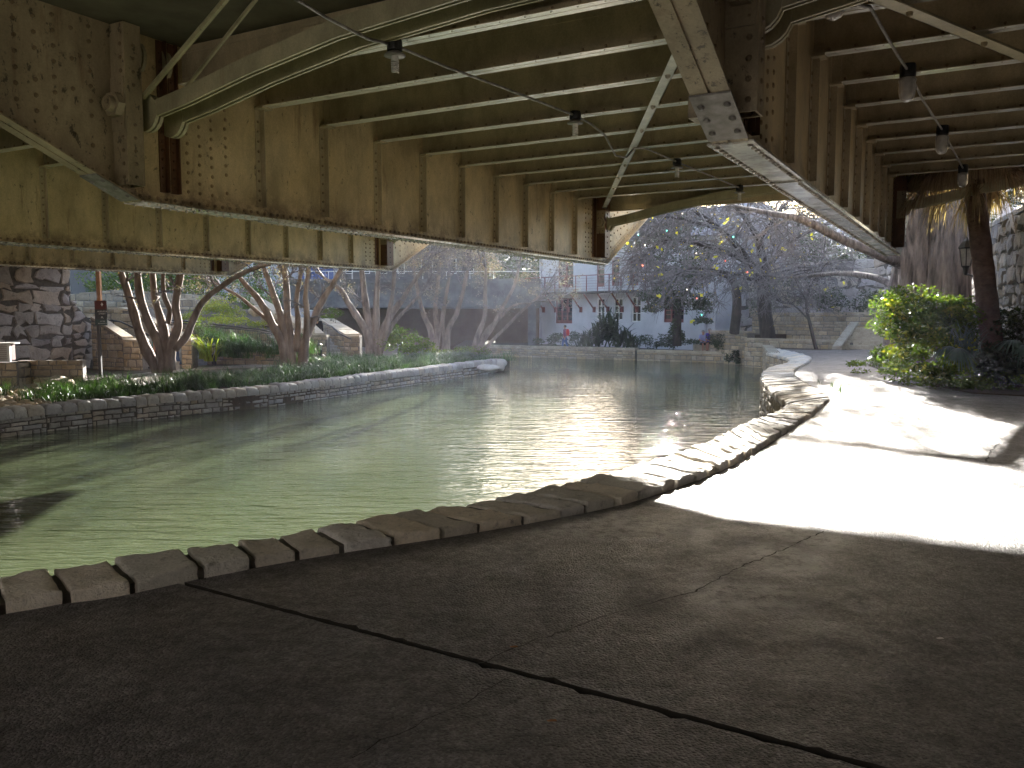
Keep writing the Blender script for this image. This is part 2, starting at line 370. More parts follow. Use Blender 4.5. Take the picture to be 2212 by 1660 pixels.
bridge = thing('steel_bridge', P(0, 0, 0), 'old riveted steel road bridge overhead, tan and olive paint with rust', 'bridge')
NEAR = [(-3.5, 4.5), (0, ZF)]; FAR = [(TL, ZF), (TL + 3.3, 4.6)]
def edge_z(t):
    if t < 0: return ZF + (4.5 - ZF) * (-t / 3.5)
    if t > TL: return ZF + (4.6 - ZF) * ((t - TL) / 3.3)
    return ZF
rr = random.Random(3)
def floor_beam():
    mb = MB()
    tzprism(mb, [(0, ZF), (TL, ZF), (TL, ZD - .01), (0, ZD - .01)], -.012, .012)
    for sgn in (1, -1):                           # bottom angles, vertical legs
        a, b = sorted((.012 * sgn, .03 * sgn))
        stbox(mb, a, b, 0, TL, ZF + .001, ZF + .15)
        t = .05
        while t < TL:
            mb.dome(P(.03 * sgn, t, ZF + .075), C * sgn, .027, .022); t += .13
        for tt in (TL - 1.15, TL - .95, TL - .75, .8, 1.0, 1.2, 1.45):       # splice plate rivets
            z = ZF + .22
            while z < 4.5:
                if rr.random() < .93: mb.dome(P(.012 * sgn, tt + rr.uniform(-.01, .01), z + (.06 if int(tt * 20) % 2 else 0)), C * sgn, .027, .02)
                z += .125
    beam = mb.build('floor_beam', M['girder'], bridge)
    # bottom flange with cover plates, rivets underneath
    fl = MB()
    stbox(fl, -.19, .19, -.02, TL + .02, ZF - .018, ZF - .001)
    stbox(fl, -.185, .185, 2.2, TL - 2.6, ZF - .034, ZF - .019)
    for sgn in (-1, 1):
        t = .1
        while t < TL:
            low = -.034 if 2.2 < t < TL - 2.6 else -.018
            fl.dome(P(.135 * sgn, t, ZF + low), (0, 0, -1), .026, .024, 6)
            fl.dome(P(.135 * sgn, t + .03, ZF), (0, 0, 1), .018, .015, 6)
            t += .13
    fl.build('bottom_flange', M['flange'], beam)
    # tapering footway brackets
    for pts, tdir in ((NEAR, -1), (FAR, 1)):
        bk = MB()
        if tdir < 0: poly = [(-3.5, 4.5), (-.001, ZF), (-.001, ZD - .012), (-3.5, ZD - .012)]
        else: poly = [(TL + .001, ZF), (TL + 3.3, 4.6), (TL + 3.3, ZD - .012), (TL + .001, ZD - .012)]
        tzprism(bk, poly, -.01, .01)
        (t0, z0), (t1, z1) = pts
        L = math.hypot(t1 - t0, z1 - z0)
        for sgn in (1, -1):
            a, b = sorted((.0105 * sgn, .026 * sgn))
            tzprism(bk, [(t0, z0 + .001), (t1, z1 + .001), (t1, z1 + .13), (t0, z0 + .13)], a, b)
            a, b = sorted((.012 * sgn, .15 * sgn))
            tzprism(bk, [(t0, z0 - .02), (t1, z1 - .02), (t1, z1), (t0, z0)], a, b)
            k = .1
            while k < L:
                f = k / L; bk.dome(P(.026 * sgn, t0 + (t1 - t0) * f, z0 + (z1 - z0) * f + .065), C * sgn, .018, .014); k += .14
            for c in range(7):
                for j in range(9):
                    tt = (-.55 - .22 * c) if tdir < 0 else (TL + .35 + .25 * c)
                    z = 4.95 - .17 * j - (.08 if c % 2 else 0)
                    if z > edge_z(tt) + .2 and rr.random() < .8: bk.dome(P(.010 * sgn, tt, z), C * sgn, .03, .024)
        bk.build('footway_bracket', M['bracket'], beam)
        kp = MB()                                  # knee cover plate with six rivets
        s_ = -1 if tdir < 0 else 1
        ke = 0 if tdir < 0 else TL
        sl = ((4.5 - ZF) / 3.5) if tdir < 0 else ((4.6 - ZF) / 3.3)
        tzprism(kp, [(ke + s_ * .08, ZF + sl * .08 - .036), (ke + s_ * .62, ZF + sl * .62 - .036), (ke + s_ * .62, ZF + sl * .62 - .021), (ke + s_ * .08, ZF + sl * .08 - .021)], -.16, .16)
        for j in range(3):
            for sg in (-1, 1):
                q = .18 + .16 * j
                kp.dome(P(.1 * sg, ke + s_ * q, ZF + sl * q - .037), (C * 0 + Vector((0, 0, -1)) - A * s_ * -.4), .03, .025, 8)
        kp.build('knee_plate', M['conduit'], beam)
    # stiffeners under every stringer
    for tk in TK[1:]:
        st = MB()
        for sgn in (1, -1):
            a, b = sorted((.013 * sgn, .105 * sgn)); stbox(st, a, b, tk - .006, tk + .006, ZF + .152, ZS - .03)
            a, b = sorted((.013 * sgn, .026 * sgn)); stbox(st, a, b, tk - .10, tk - .0065, ZF + .152, ZS - .03)
            a, b = sorted((.013 * sgn, .17 * sgn)); stbox(st, a, b, tk - .10, tk + .10, ZS - .028, ZS - .002)
            z = ZF + .25
            while z < ZS - .1:
                st.dome(P(.026 * sgn, tk - .055, z), C * sgn, .022, .018); z += .14
        st.build('stiffener', M['stringer'], beam)
    # truss posts, pins and nuts
    for k, (ta, tb, tn, d) in enumerate(((-.28, -.05, -.28, -1), (TL - .42, TL - .1, TL - .42, -1))):
        po = MB()
        stbox(po, .013, .27, ta, ta + .02, ZF + .16, ZD - .02)
        stbox(po, .013, .27, tb - .02, tb, ZF + .16, ZD - .02)
        stbox(po, .25, .268, ta + .021, tb - .021, ZF + .16, ZD - .02)
        stbox(po, -.27, -.013, ta, tb, ZF + .16, ZD - .02)
        z = ZF + .25
        while z < 4.9:
            if abs(z - 4.1) > .22:
                po.dome(P(.20, ta, z), -A, .026, .02, 8); po.dome(P(.27, (ta + tb) / 2, z), C, .024, .018, 8)
            z += .155
        po.build('truss_post', M['rust'] if k else M['bracket'], beam)
        pl = MB(); stbox(pl, .015, .25, ta - .016, ta - .001, 3.8, 4.42); pl.build('pin_plate', M['bracket'], beam)
        nu = MB(); c0 = P(.14, ta - .017, 4.09)
        def ring(r, n, off): return [c0 - A * off + (C * math.cos(2 * math.pi * i / n) + Vector((0, 0, 1)) * math.sin(2 * math.pi * i / n)) * r for i in range(n)]
        nu.prism(ring(.155, 6, 0), ring(.15, 6, .09)); nu.prism(ring(.10, 16, .091), ring(.085, 16, .15)); nu.prism(ring(.012, 6, .151), ring(.008, 6, .156))
        nu.build('pin_nut', M['bracket'], beam)
    for ta in (.45, .62, TL - .62):                # rusty connection angles beside the posts
        an = MB(); stbox(an, .013, .09, ta, ta + .012, ZF + .16, ZD - .02); stbox(an, .013, .026, ta - .09, ta - .001, ZF + .16, ZD - .02)
        z = ZF + .25
        while z < 4.95:
            an.dome(P(.026, ta - .045, z), C, .02, .015, 8); z += .11
        an.build('connection_angle', M['rust'], beam)
    return beam
def copy_tree(o, parent, off):
    c = o.copy(); COL.objects.link(c); c.parent = parent
    c.matrix_parent_inverse = o.matrix_parent_inverse.copy()
    c.location = o.location + off
    for ch in list(o.children):
        k = ch.copy(); COL.objects.link(k); k.parent = c; k.matrix_parent_inverse = ch.matrix_parent_inverse.copy()
    return c
beam0 = floor_beam()
for k in (-2, -1, 1, 2):
    copy_tree(beam0, bridge, C * BAY * k)
# stringers
def stringer():
    mb = MB(); t = 0
    s0, s1 = .03, BAY - .03
    stbox(mb, s0, s1, -.005, .005, ZS + .012, ZD - .012)
    for g in (-1, 1):
        a, b = sorted((.0055 * g, .095 * g)); stbox(mb, s0 + .02, s1 - .02, a, b, ZS, ZS + .012)
        a, b = sorted((.0055 * g, .017 * g)); stbox(mb, s0 + .02, s1 - .02, a, b, ZS + .0125, ZS + .095)
        stbox(mb, s0 + .02, s1 - .02, a, b, ZD - .10, ZD - .013)
        for e0 in (s0 + .02, s1 - .12):
            stbox(mb, e0, e0 + .1, a, b, ZS + .1, ZD - .11)
        s = .2
        while s < BAY - .2:
            mb.dome(P(s, .017 * g, ZS + .055), A * g, .022, .02, 6); s += .29
            if g > 0: mb.dome(P(s, -.06, ZS), (0, 0, -1), .012, .01, 5)
    return mb
sm_ = stringer(); st0 = None
for bay in range(-3, 2):
    for k in range(10):
        off = C * (BAY * bay) + A * TK[k] 
        if st0 is None:
            st0 = sm_.build('stringer', M['stringer'], bridge); st0.data.materials.append(M['flange']); 
            # bottom legs take the colour lightened for bounced light
            for p in st0.data.polygons:
                if p.center.z < ZS + .002: p.material_index = 1
            o = st0
        else:
            o = st0.copy(); COL.objects.link(o)
        o.location = off
# roadway deck, footways, parapets
S0, S1 = -3 * BAY, 2 * BAY
TSH = (stt(gp(1370, 1088))[1] + stt(gp(2212, 1165))[1]) / 2
SUN_AZ = R(11)
az_a = math.atan2(A.x, A.y)
SUN_EL = math.atan(4.40 * math.cos(SUN_AZ - az_a) / (TL + .1 - TSH)); ZPAR = 6.4
print('shadow t', TSH, 'el', math.degrees(SUN_EL), 'az_a', math.degrees(az_a))
mb = MB(); stbox(mb, S0 - 3, S1 + 3, -.1, TL + .1, ZD, ZD + .3); mb.build('roadway_deck', M['deck'], bridge)
mb = MB(); stbox(mb, S0 - 3, S1 + 3, -14, -.101, ZD - .005, ZD + .14); mb.build('footway_and_shade_deck', M['deck'], bridge)  # overhead run behind the camera is added to darken the foreground walk
mb = MB(); stbox(mb, S0 - 3, S1 + 3, TL - .2, TL + .05, ZD + .301, ZPAR); mb.build('parapet', M['stringer'], bridge)  # unseen plate parapet, added to shape the shadow of the deck
mb = MB(); stbox(mb, S0 - 3, S1 + 3, TL + .02, TL + .06, ZS - .12, ZD - .02); stbox(mb, S0 - 3, S1 + 3, TL + .0, TL + .12, ZS - .134, ZS - .122); mb.build('fascia_beam', M['stringer'], bridge)
# eyebar chords between the floor beams
EB = [(.14, 4.08), (.9, 4.2), (1.9, 4.40), (3.2, 4.60), (4.8, 4.72), (BAY - .14, 4.78)]
def eyebar(t0):
    mb = MB()
    for dt in (-.035, .035):
        for i in range(len(EB) - 1):
            (sa, za), (sb, zb) = EB[i], EB[i + 1]
            szprism(mb, [(sa, za - .1), (sb, zb - .1), (sb, zb + .1), (sa, za + .1)], t0 + dt - .014, t0 + dt + .014)
        for (se, ze) in (EB[0], EB[-1]):
            n = 20; r = .23
            szprism(mb, [(se + r * math.cos(2 * math.pi * i / n), ze + r * math.sin(2 * math.pi * i / n)) for i in range(n)], t0 + dt - .022, t0 + dt + .022)
    return mb
for t0 in (.12, .5, TL - .26, TL - .04):
    mbx = eyebar(t0); o = mbx.build('eyebar', M['eyebar'], bridge)
    for bay in (-3, -2, -1, 1):
        c = o.copy(); COL.objects.link(c); c.location = C * BAY * bay
# lateral bracing angles just under the stringers
def brace(p, q, w=.13, name='lateral_brace', mat='flange'):
    mb = MB(); p, q = Vector(p), Vector(q); d = (q - p).normalized(); sd = d.cross(Vector((0, 0, 1))).normalized()
    mb.box(p - sd * w / 2, q - p, sd * w, Vector((0, 0, .012))); mb.box(p - sd * w / 2, q - p, sd * .012, Vector((0, 0, w * .8)))
    L = (q - p).length; k = .6
    while k < L: mb.dome(p + d * k, (0, 0, -1), .035, .05, 6); k += 1.5
    return mb.build(name, M[mat], bridge)
brace(P(.25, TL - .45, 4.47), P(BAY - .25, .35, 4.47))
brace(P(BAY + .25, .2, 4.47), P(2 * BAY - .6, TL - .3, 4.47), .15, mat='eyebar')
brace(P(-BAY + .25, TL - .45, 4.47), P(-.25, .35, 4.47))
def rod(a, b, r=.035):
    mb = MB(); mb.tube([a, b], r, 6); mb.build('sway_rod', M['eyebar'], bridge)
rod(P(.2, .02, 4.25), dp(512, -30, 8.9)); rod(P(.2, .4, 4.2), dp(600, -60, 9.3), .025)
# abutments
for s0, s1, lab in ((S1 - 3.6, S1 + 3, 'r'), ):
    mb = MB(); stbox(mb, s0, s1, -14, TL - 1.5, -.5, ZS - .05)  # out of view, placed near the walk to cut light in the right bay
    o = mb.build('bridge_abutment', M['rubble']); tag(o, 'unseen stone abutment set close in to darken the right bay', 'abutment')

# ------------------------------------------------------------------ conduits and lamps under the deck
ZL = ZS - .03
def lamp_cfl(s, t, lab):
    p = P(s, t, ZL)
    th = thing('pendant_lamp', p, lab, 'lamp', 'caged and bare lamps strung under the bridge')
    mb = MB(); mb.lathe(p, [(.001, .03), (.075, .03), (.085, 0), (.085, -.09), (.001, -.09)], 14); mb.build('junction_box', M['black'], th)
    mb = MB(); mb.lathe(p, [(.05, -.09), (.115, -.13), (.118, -.145), (.03, -.147)], 16); mb.build('lamp_shade', M['conduit'], th, smooth=True)
    mb = MB(); mb.lathe(p, [(.04, -.147), (.042, -.2), (.001, -.2)], 10); 
    pts = [p + Vector((.036 * math.cos(a * .9), .036 * math.sin(a * .9), -.205 - .0032 * a)) for a in range(0, 36)]
    mb.tube(pts, .011, 5); mb.build('bulb', M['bulb'], th, smooth=True)
def lamp_jar(s, t, lab):
    p = P(s, t, ZL)
    th = thing('pendant_lamp', p, lab, 'lamp', 'caged and bare lamps strung under the bridge')
    mb = MB(); mb.lathe(p, [(.001, .04), (.085, .04), (.092, 0), (.092, -.10), (.08, -.12), (.001, -.12)], 14); mb.build('junction_box', M['black'], th)
    mb = MB(); mb.lathe(p, [(.085, -.12), (.10, -.14), (.10, -.16), (.092, -.18), (.095, -.26), (.088, -.33), (.065, -.38), (.03, -.40), (.001, -.405)], 16); mb.build('glass_globe', M['glass'], th, smooth=True)
LA = [(3.57, .61), (3.93, 4.48), (4.06, 8.83), (4.29, 12.7)]
LB = [(8.02, .95), (8.36, 4.35), (8.6, 8.2), (8.83, 12.3)]
for (s, t), lb in zip(LA, ['bare spiral bulb lamp nearest the camera, left of the diagonal brace', 'second bare bulb lamp along the conduit, left of the pale diagonal brace', 'third bare bulb lamp along the conduit, just right of the pale diagonal brace', 'farthest bare bulb lamp, hanging before the bare tree branches']):
    lamp_cfl(s, t, lb)
for (s, t), lb in zip(LB, ['frosted jar lamp cut by the top edge, upper right', 'large frosted jar lamp hanging in the dark right bay', 'third frosted jar lamp along the right conduit', 'frosted jar lamp hanging before the dry palm fronds']):
    lamp_jar(s, t, lb)
def conduit(pts, lab, r=.017):
    mb = MB(); mb.tube(pts, r, 7)
    o = mb.build('electrical_conduit', M['conduit'], smooth=True); tag(o, lab, 'conduit')
z = ZL - .03
conduit([dp(640, 0, 7.6), P(*stt(gp(662, 12, 4.5)), 4.5), P(*stt(gp(706, 37, 4.48)), 4.47), P(3.45, .3, z), P(3.57, .61, z), P(3.66, 1.5, z - .02), P(3.75, 2.6, z), P(3.93, 4.48, z), P(3.95, 5.0, z - .02), P(3.97, 5.5, z - .1), P(3.93, 6.05, z - .32), P(3.98, 6.4, z - .30), P(3.98, 6.75, z - .08), P(4.0, 7.3, z), P(4.06, 8.83, z), P(4.2, 11, z), P(4.29, 12.7, z)], 'thin grey conduit running under the middle bay of the bridge')
conduit([P(7.95, -.6, z), P(8.02, .95, z), P(8.06, 1.5, z - .05), P(8.14, 1.75, z - .02), P(8.2, 1.9, z), P(8.3, 3.6, z), P(8.36, 4.35, z), P(8.45, 6, z - .02), P(8.6, 8.2, z), P(8.7, 10, z), P(8.83, 12.3, z)], 'grey conduit carrying the frosted jar lamps in the right bay')
# ------------------------------------------------------------------ light
def lighting(strength=4.5, sky=.12, exposure=1.2):
    w = bpy.data.worlds.new('World'); scene.world = w; w.use_nodes = True
    nt = w.node_tree; bg = nt.nodes['Background']
    sk = nt.nodes.new('ShaderNodeTexSky'); sk.sky_type = 'NISHITA'; sk.sun_disc = False
    sk.sun_elevation = SUN_EL; sk.sun_rotation = SUN_AZ; sk.air_density = 1.0; sk.dust_density = 1.5; sk.altitude = 100
    nt.links.new(sk.outputs[0], bg.inputs[0]); bg.inputs[1].default_value = sky
    l = bpy.data.lights.new('sun', 'SUN'); l.energy = strength; l.angle = R(.5); l.color = (1, .94, .86)
    o = bpy.data.objects.new('sun', l); COL.objects.link(o)
    d = Vector((math.sin(SUN_AZ) * math.cos(SUN_EL), math.cos(SUN_AZ) * math.cos(SUN_EL), math.sin(SUN_EL)))
    o.rotation_euler = d.to_track_quat('Z', 'Y').to_euler(); o.location = d * 60
    scene.view_settings.view_transform = 'Standard'; scene.view_settings.look = 'None'
    scene.view_settings.exposure = exposure; scene.view_settings.gamma = 1
lighting(5.0, .07, 3.12)
scene.cycles.volume_bounces = 0
scene.cycles.max_bounces = 8; scene.cycles.diffuse_bounces = 5; scene.cycles.glossy_bounces = 4
scene.cycles.use_denoising = True; scene.cycles.caustics_reflective = True; scene.cycles.sample_clamp_indirect = 8
# ------------------------------------------------------------------ ground, water, path
ZW = -1.1; ZLB = -.55
mb = MB(); mb.poly([(-124, -59, -2.4), (124, -59, -2.4), (124, 189, -2.4), (-124, 189, -2.4)]); struct('ground', mb, M['soil'])
mb = MB(); mb.poly([(-60, -40, ZW), (30, -40, ZW), (30, 75, ZW), (-60, 75, ZW)]); struct('river', mb, M['water'], 'murky green rippled river water')

COPE = [((-500, 1365), (-520, 1465)), ((0, 1255), (20, 1325)), ((200, 1215), (250, 1290)), ((420, 1185), (460, 1245)), ((640, 1148), (690, 1203)),
        ((860, 1110), (975, 1160)), ((1060, 1078), (1205, 1120)), ((1235, 1045), (1365, 1085)), ((1380, 1002), (1500, 1040)), ((1521, 958), (1596, 999)),
        ((1608, 915), (1668, 955)), ((1668, 893), (1746, 905)), ((1700, 872), (1790, 866)), ((1676, 850), (1768, 846)), ((1651, 826), (1735, 828)),
        ((1646, 809), (1717, 812)), ((1662, 794), (1722, 799)), ((1703, 782), (1749, 783)), ((1698, 773), (1742, 770)), ((1655, 762), (1672, 754))]
outer = [gp(a[0], a[1], .065) for a, b in COPE]; inner = [gp(b[0], b[1], .0) for a, b in COPE]
def cat(pts, n=8):
    out = []
    for i in range(len(pts) - 1):
        p0, p1, p2, p3 = pts[max(i - 1, 0)], pts[i], pts[i + 1], pts[min(i + 2, len(pts) - 1)]
        for k in range(n):
            t = k / n
            out.append(.5 * ((2 * p1) + (p2 - p0) * t + (2 * p0 - 5 * p1 + 4 * p2 - p3) * t * t + (3 * p1 - p0 - 3 * p2 + p3) * t ** 3))
    out.append(pts[-1]); return out
outer = cat(outer); inner = cat(inner)

def clip(poly, p, n):
    out = []
    for i in range(len(poly)):
        a, b = poly[i], poly[(i + 1) % len(poly)]
        da, db = (a - p).dot(n), (b - p).dot(n)
        if da >= 0: out.append(a)
        if (da >= 0) != (db >= 0): out.append(a + (b - a) * (da / (da - db)))
    return out
def xy(v): return Vector((v.x, v.y, 0))
path = [xy(v) for v in inner] + [xy(gp(u, v)) for u, v in ((1758, 757), (1900, 755), (1906, 772), (1875, 790), (1935, 812), (2000, 831), (2100, 851), (2212, 857), (2420, 868))] + [Vector((13, 8, 0)), Vector((13, -13, 0)), Vector((-8, -13, 0))]
def split(polys, u0, v0, u1, v1, gap):
    p, q = gp(u0, v0), gp(u1, v1); d = (q - p).normalized(); n = Vector((-d.y, d.x, 0)); out = []
    for po in polys:
        for sg in (1, -1):
            c = clip(po, p + n * sg * gap, n * sg)
            if len(c) > 2: out.append(c)
    return out
slabs = split([path], 400, 1262, 1900, 1660, .019)
# far slabs get the two fainter joints
far_ = [s for s in slabs if max(v.y for v in s) > 20]; near_ = [s for s in slabs if max(v.y for v in s) <= 20]
far_ = split(far_, 1620, 962, 2212, 998, .006); far_ = split(far_, 2120, 922, 2212, 923, .006)
JL = [(gp(400, 1262), gp(1900, 1660)), (gp(1620, 962), gp(2212, 998))]
rj = random.Random(4)
def ragged(po):
    out = []
    for i in range(len(po)):
        a, c = po[i], po[(i + 1) % len(po)]; out.append(a)
        for p, q in JL:
            d = (q - p).normalized(); n = Vector((-d.y, d.x, 0))
            if abs((a - p).dot(n)) < .04 and abs((c - p).dot(n)) < .04 and (c - a).length > .3:
                K = int((c - a).length / .045); sg = 1 if (a - p).dot(n) > 0 else -1
                for k in range(1, K):
                    chip = rj.uniform(0, .03) if rj.random() < .07 else 0
                    out.append(a + (c - a) * (k / K) + n * sg * (rj.uniform(-.004, .006) + chip))
                break
    return out
far_ = [ragged(q) for q in far_]; near_ = [ragged(q) for q in near_]
mb = MB()
for s in far_ + near_:
    mb.mi = 0
    b = len(mb.v); mb.v += [(v.x, v.y, 0) for v in s]; mb.face(tuple(range(b, b + len(s))))
    for i in range(len(s)):
        a, c = s[i], s[(i + 1) % len(s)]
        if (a - c).length > .01: mb.mi = 1 if i % 2 else 1; mb.poly([(a.x, a.y, 0), (a.x, a.y, -.16), (c.x, c.y, -.16), (c.x, c.y, 0)])
mb.mi = 1
b = len(mb.v); mb.v += [(v.x, v.y, -.12) for v in path]; mb.face(tuple(range(b, b + len(path))))
# cracks: thin ragged dark strips
def crack(pts, w=.006, seed=1):
    r = random.Random(seed); P_ = []
    for i in range(len(pts) - 1):
        a, c = gp(*pts[i]), gp(*pts[i + 1]); n = max(2, int((c - a).length / .05))
        for k in range(n): P_.append(a + (c - a) * (k / n) + Vector((r.uniform(-.012, .012), r.uniform(-.012, .012), 0)))
    P_.append(gp(*pts[-1]))
    for i in range(len(P_) - 1):
        a, c = P_[i], P_[i + 1]; d = (c - a).normalized(); nn = Vector((-d.y, d.x, 0)) * w * r.uniform(.3, 1.3); m2 = Vector((-d.y, d.x, 0)) * w * r.uniform(.3, 1.0)
        mb.poly([(a.x - nn.x, a.y - nn.y, .004), (a.x + nn.x, a.y + nn.y, .004), (c.x + m2.x, c.y + m2.y, .004), (c.x - m2.x, c.y - m2.y, .004)])
crack([(1035, 1437), (1110, 1400), (1240, 1358), (1310, 1330), (1420, 1300), (1500, 1280), (1600, 1225), (1690, 1190), (1780, 1148)], .0055)
crack([(1090, 1470), (1040, 1500), (960, 1540), (850, 1590), (760, 1640)], .003, 5)
crack([(2158, 958), (2140, 975), (2130, 998)], .012, 7)
crack([(1370, 1090), (1500, 1104), (1700, 1128), (1800, 1150)], .006, 9)
struct('path', mb, [M['path'], M['joint']], 'exposed aggregate concrete river walk with open joints')

# ------------------------------------------------------------------ masonry helpers
STC = [(1, 1, 1), (.92, .89, .85), (1.08, 1.03, .97), (.84, .82, .82), (1.1, 1.02, .92), (.95, .95, 1.0), (1.0, .9, .76), (.75, .73, .72)]
def masonry(mb, p0, p1, z0, z1, cw, ch, seed=1, prot=.03, ztop=None, jit=.25, gap=.012, mort=0, stn=1, thick=.3, ragged=.0, zbot=None):
    """one face of laid stones from p0 to p1 (facing to the right of that direction) on a mortar backing"""
    r = random.Random(seed); p0, p1 = Vector((p0[0], p0[1], 0)), Vector((p1[0], p1[1], 0))
    d = p1 - p0; L = d.length; d.normalize(); n = Vector((d.y, -d.x, 0))
    zt = ztop or (lambda s: z1)
    K = max(1, int(L / 1.0)) if ztop else 1
    mb.mi = mort
    for k in range(K):
        sa, sb = L * k / K, L * (k + 1) / K
        a, b = p0 + d * sa, p0 + d * sb
        za, zb = zt(sa) - .01, zt(sb) - .01
        mb.prism([a + Vector((0, 0, z0)), a - n * thick + Vector((0, 0, z0)), b - n * thick + Vector((0, 0, z0)), b + Vector((0, 0, z0))],
                 [a + Vector((0, 0, za)), a - n * thick + Vector((0, 0, za)), b - n * thick + Vector((0, 0, zb)), b + Vector((0, 0, zb))])
    mb.mi = stn; z = z0
    while z < z1 - .03:
        h = ch * r.uniform(.65, 1.35); h = min(h, z1 - z)
        if z1 - z - h < ch * .35: h = z1 - z
        s = -r.uniform(0, cw * .5)
        while s < L:
            w = cw * r.uniform(.55, 1.6)
            a, b = max(s, 0) + gap, min(s + w, L) - gap
            za, zb_ = z + gap, min(z + h - gap, min(zt(a), zt(b)) - .004)
            hh = zb_ - za
            if b - a > .05 and hh > .03:
                jt = jit * min(b - a, h) * .3
                def q(ss, zz, off, j=1): return p0 + d * (ss + r.uniform(-jt, jt) * j) + n * off + Vector((0, 0, min(zz + r.uniform(-jt, jt) * j, zt(ss) - .002)))
                pr = prot * r.uniform(.5, 1.3); e = min(.035, (b - a) * .22, hh * .22)
                base = [(a, za), ((a + b) / 2, za), (b, za), (b, (za + zb_) / 2), (b, zb_), ((a + b) / 2, zb_), (a, zb_), (a, (za + zb_) / 2)]
                o_ = [q(x, y, -.004) for x, y in base]
                cxm, czm = (a + b) / 2, (za + zb_) / 2
                i_ = [oo + (p0 + d * cxm + Vector((0, 0, czm)) - oo) * min(.45, e / max(.03, (oo - (p0 + d * cxm + Vector((0, 0, czm)))).length)) + n * (pr + r.uniform(-.25, .25) * prot) for oo in o_]
                c = r.choice(STC); g = r.uniform(.85, 1.1); c = (c[0] * g, c[1] * g, c[2] * g)
                bb = len(mb.v); mb.v += [tuple(x) for x in o_ + i_]
                ctr = p0 + d * cxm + n * (pr * 1.25) + Vector((0, 0, czm)); mb.v.append(tuple(ctr))
                for k in range(8):
                    k2 = (k + 1) % 8
                    mb.face((bb + k, bb + k2, bb + 8 + k2, bb + 8 + k), c); mb.face((bb + 8 + k, bb + 8 + k2, bb + 16), c)
            s += w
        z += h
def caps(mb, p0, p1, zt, w=.4, th=.09, L0=.5, seed=3, stn=1, side=1, over=.04):
    r = random.Random(seed); p0, p1 = Vector((p0[0], p0[1], 0)), Vector((p1[0], p1[1], 0)); d = p1 - p0; L = d.length; d.normalize(); n = Vector((d.y, -d.x, 0)); s = 0
    mb.mi = stn
    while s < L:
        e = min(L, s + L0 * r.uniform(.7, 1.4))
        if L - e < .2: e = L
        a, b = p0 + d * (s + .006), p0 + d * (e - .006); za, zb = zt(s), zt(e); j = r.uniform(-.008, .008)
        g = r.uniform(.85, 1.15)
        mb.prism([a + n * over + Vector((0, 0, za + .002)), a - n * w + Vector((0, 0, za + .002)), b - n * w + Vector((0, 0, zb + .002)), b + n * over + Vector((0, 0, zb + .002))],
                 [a + n * (over - .012) + Vector((0, 0, za + th + j)), a - n * (w - .012) + Vector((0, 0, za + th + j)), b - n * (w - .012) + Vector((0, 0, zb + th + j)), b + n * (over - .012) + Vector((0, 0, zb + th + j))], (g, g, g))
        s = e
def rough_block(mb, q, z0, z1, seed, col, nu=6, nv=7, amp=.02, rnd_=.12, inset=.0):
    """quad footprint q (4 corners), rounded noisy top"""
    rs = Vector((seed * 7.3, seed * 2.1, seed * 4.7)); b = len(mb.v)
    def pt(u, v, z): 
        p = q[0] * (1 - u) * (1 - v) + q[1] * u * (1 - v) + q[2] * u * v + q[3] * (1 - u) * v
        return Vector((p.x, p.y, z))
    W = ((q[1] - q[0]).length + (q[2] - q[3]).length) / 2; D = ((q[3] - q[0]).length + (q[2] - q[1]).length) / 2
    for i in range(nu + 1):
        for j in range(nv + 1):
            u, v = i / nu, j / nv
            # squeeze the grid so the edges get more rows
            uu = .5 - .5 * math.cos(math.pi * u); vv = .5 - .5 * math.cos(math.pi * v)
            p = pt(uu, vv, z1)
            eu = min(uu, 1 - uu) * W; ev = min(vv, 1 - vv) * D; e = min(eu, ev)
            drop = 0 if e > rnd_ * .45 else (1 - math.sqrt(max(0, 1 - (1 - e / (rnd_ * .45)) ** 2))) * rnd_ * .38
            nz = mnoise.fractal(p * 6 + rs, 1.0, 2.0, 4) * amp * 1.5 + mnoise.noise(p * 2.2 + rs) * amp * 1.2
            c = pt(.5, .5, z1); p += (p - c) * 0.0
            if i in (0, nu) or j in (0, nv):
                k = mnoise.noise(p * 9 + rs); p.x += (c.x - p.x) * .04 * abs(k); p.y += (c.y - p.y) * .06 * (k + .4)
            mb.v.append((p.x, p.y, z1 - drop + nz))
    for i in range(nu):
        for j in range(nv):
            a = b + i * (nv + 1) + j; mb.face((a, a + nv + 1, a + nv + 2, a + 1), col)
    ring = [b + i * (nv + 1) for i in range(nu + 1)] + [b + nu * (nv + 1) + j for j in range(1, nv + 1)] + [b + i * (nv + 1) + nv for i in range(nu - 1, -1, -1)] + [b + j for j in range(nv - 1, 0, -1)]
    prev = ring; H = z1 - z0
    for lv, f in enumerate((.35, .7, 1.0)):
        nb = len(mb.v)
        for k in ring:
            x, y, z = mb.v[k]; p = Vector((x, y, 0)); k_ = mnoise.noise(Vector((x * 8, y * 8, f * 3)) + rs) * amp * 1.2
            c = pt(.5, .5, 0); dd = (p - c).normalized()
            mb.v.append((x + dd.x * k_, y + dd.y * k_, z + (z0 - z) * f))
        cur = list(range(nb, nb + len(ring)))
        for k in range(len(ring)):
            k2 = (k + 1) % len(ring); mb.face((prev[k], cur[k], cur[k2], prev[k2]), col)
        prev = cur

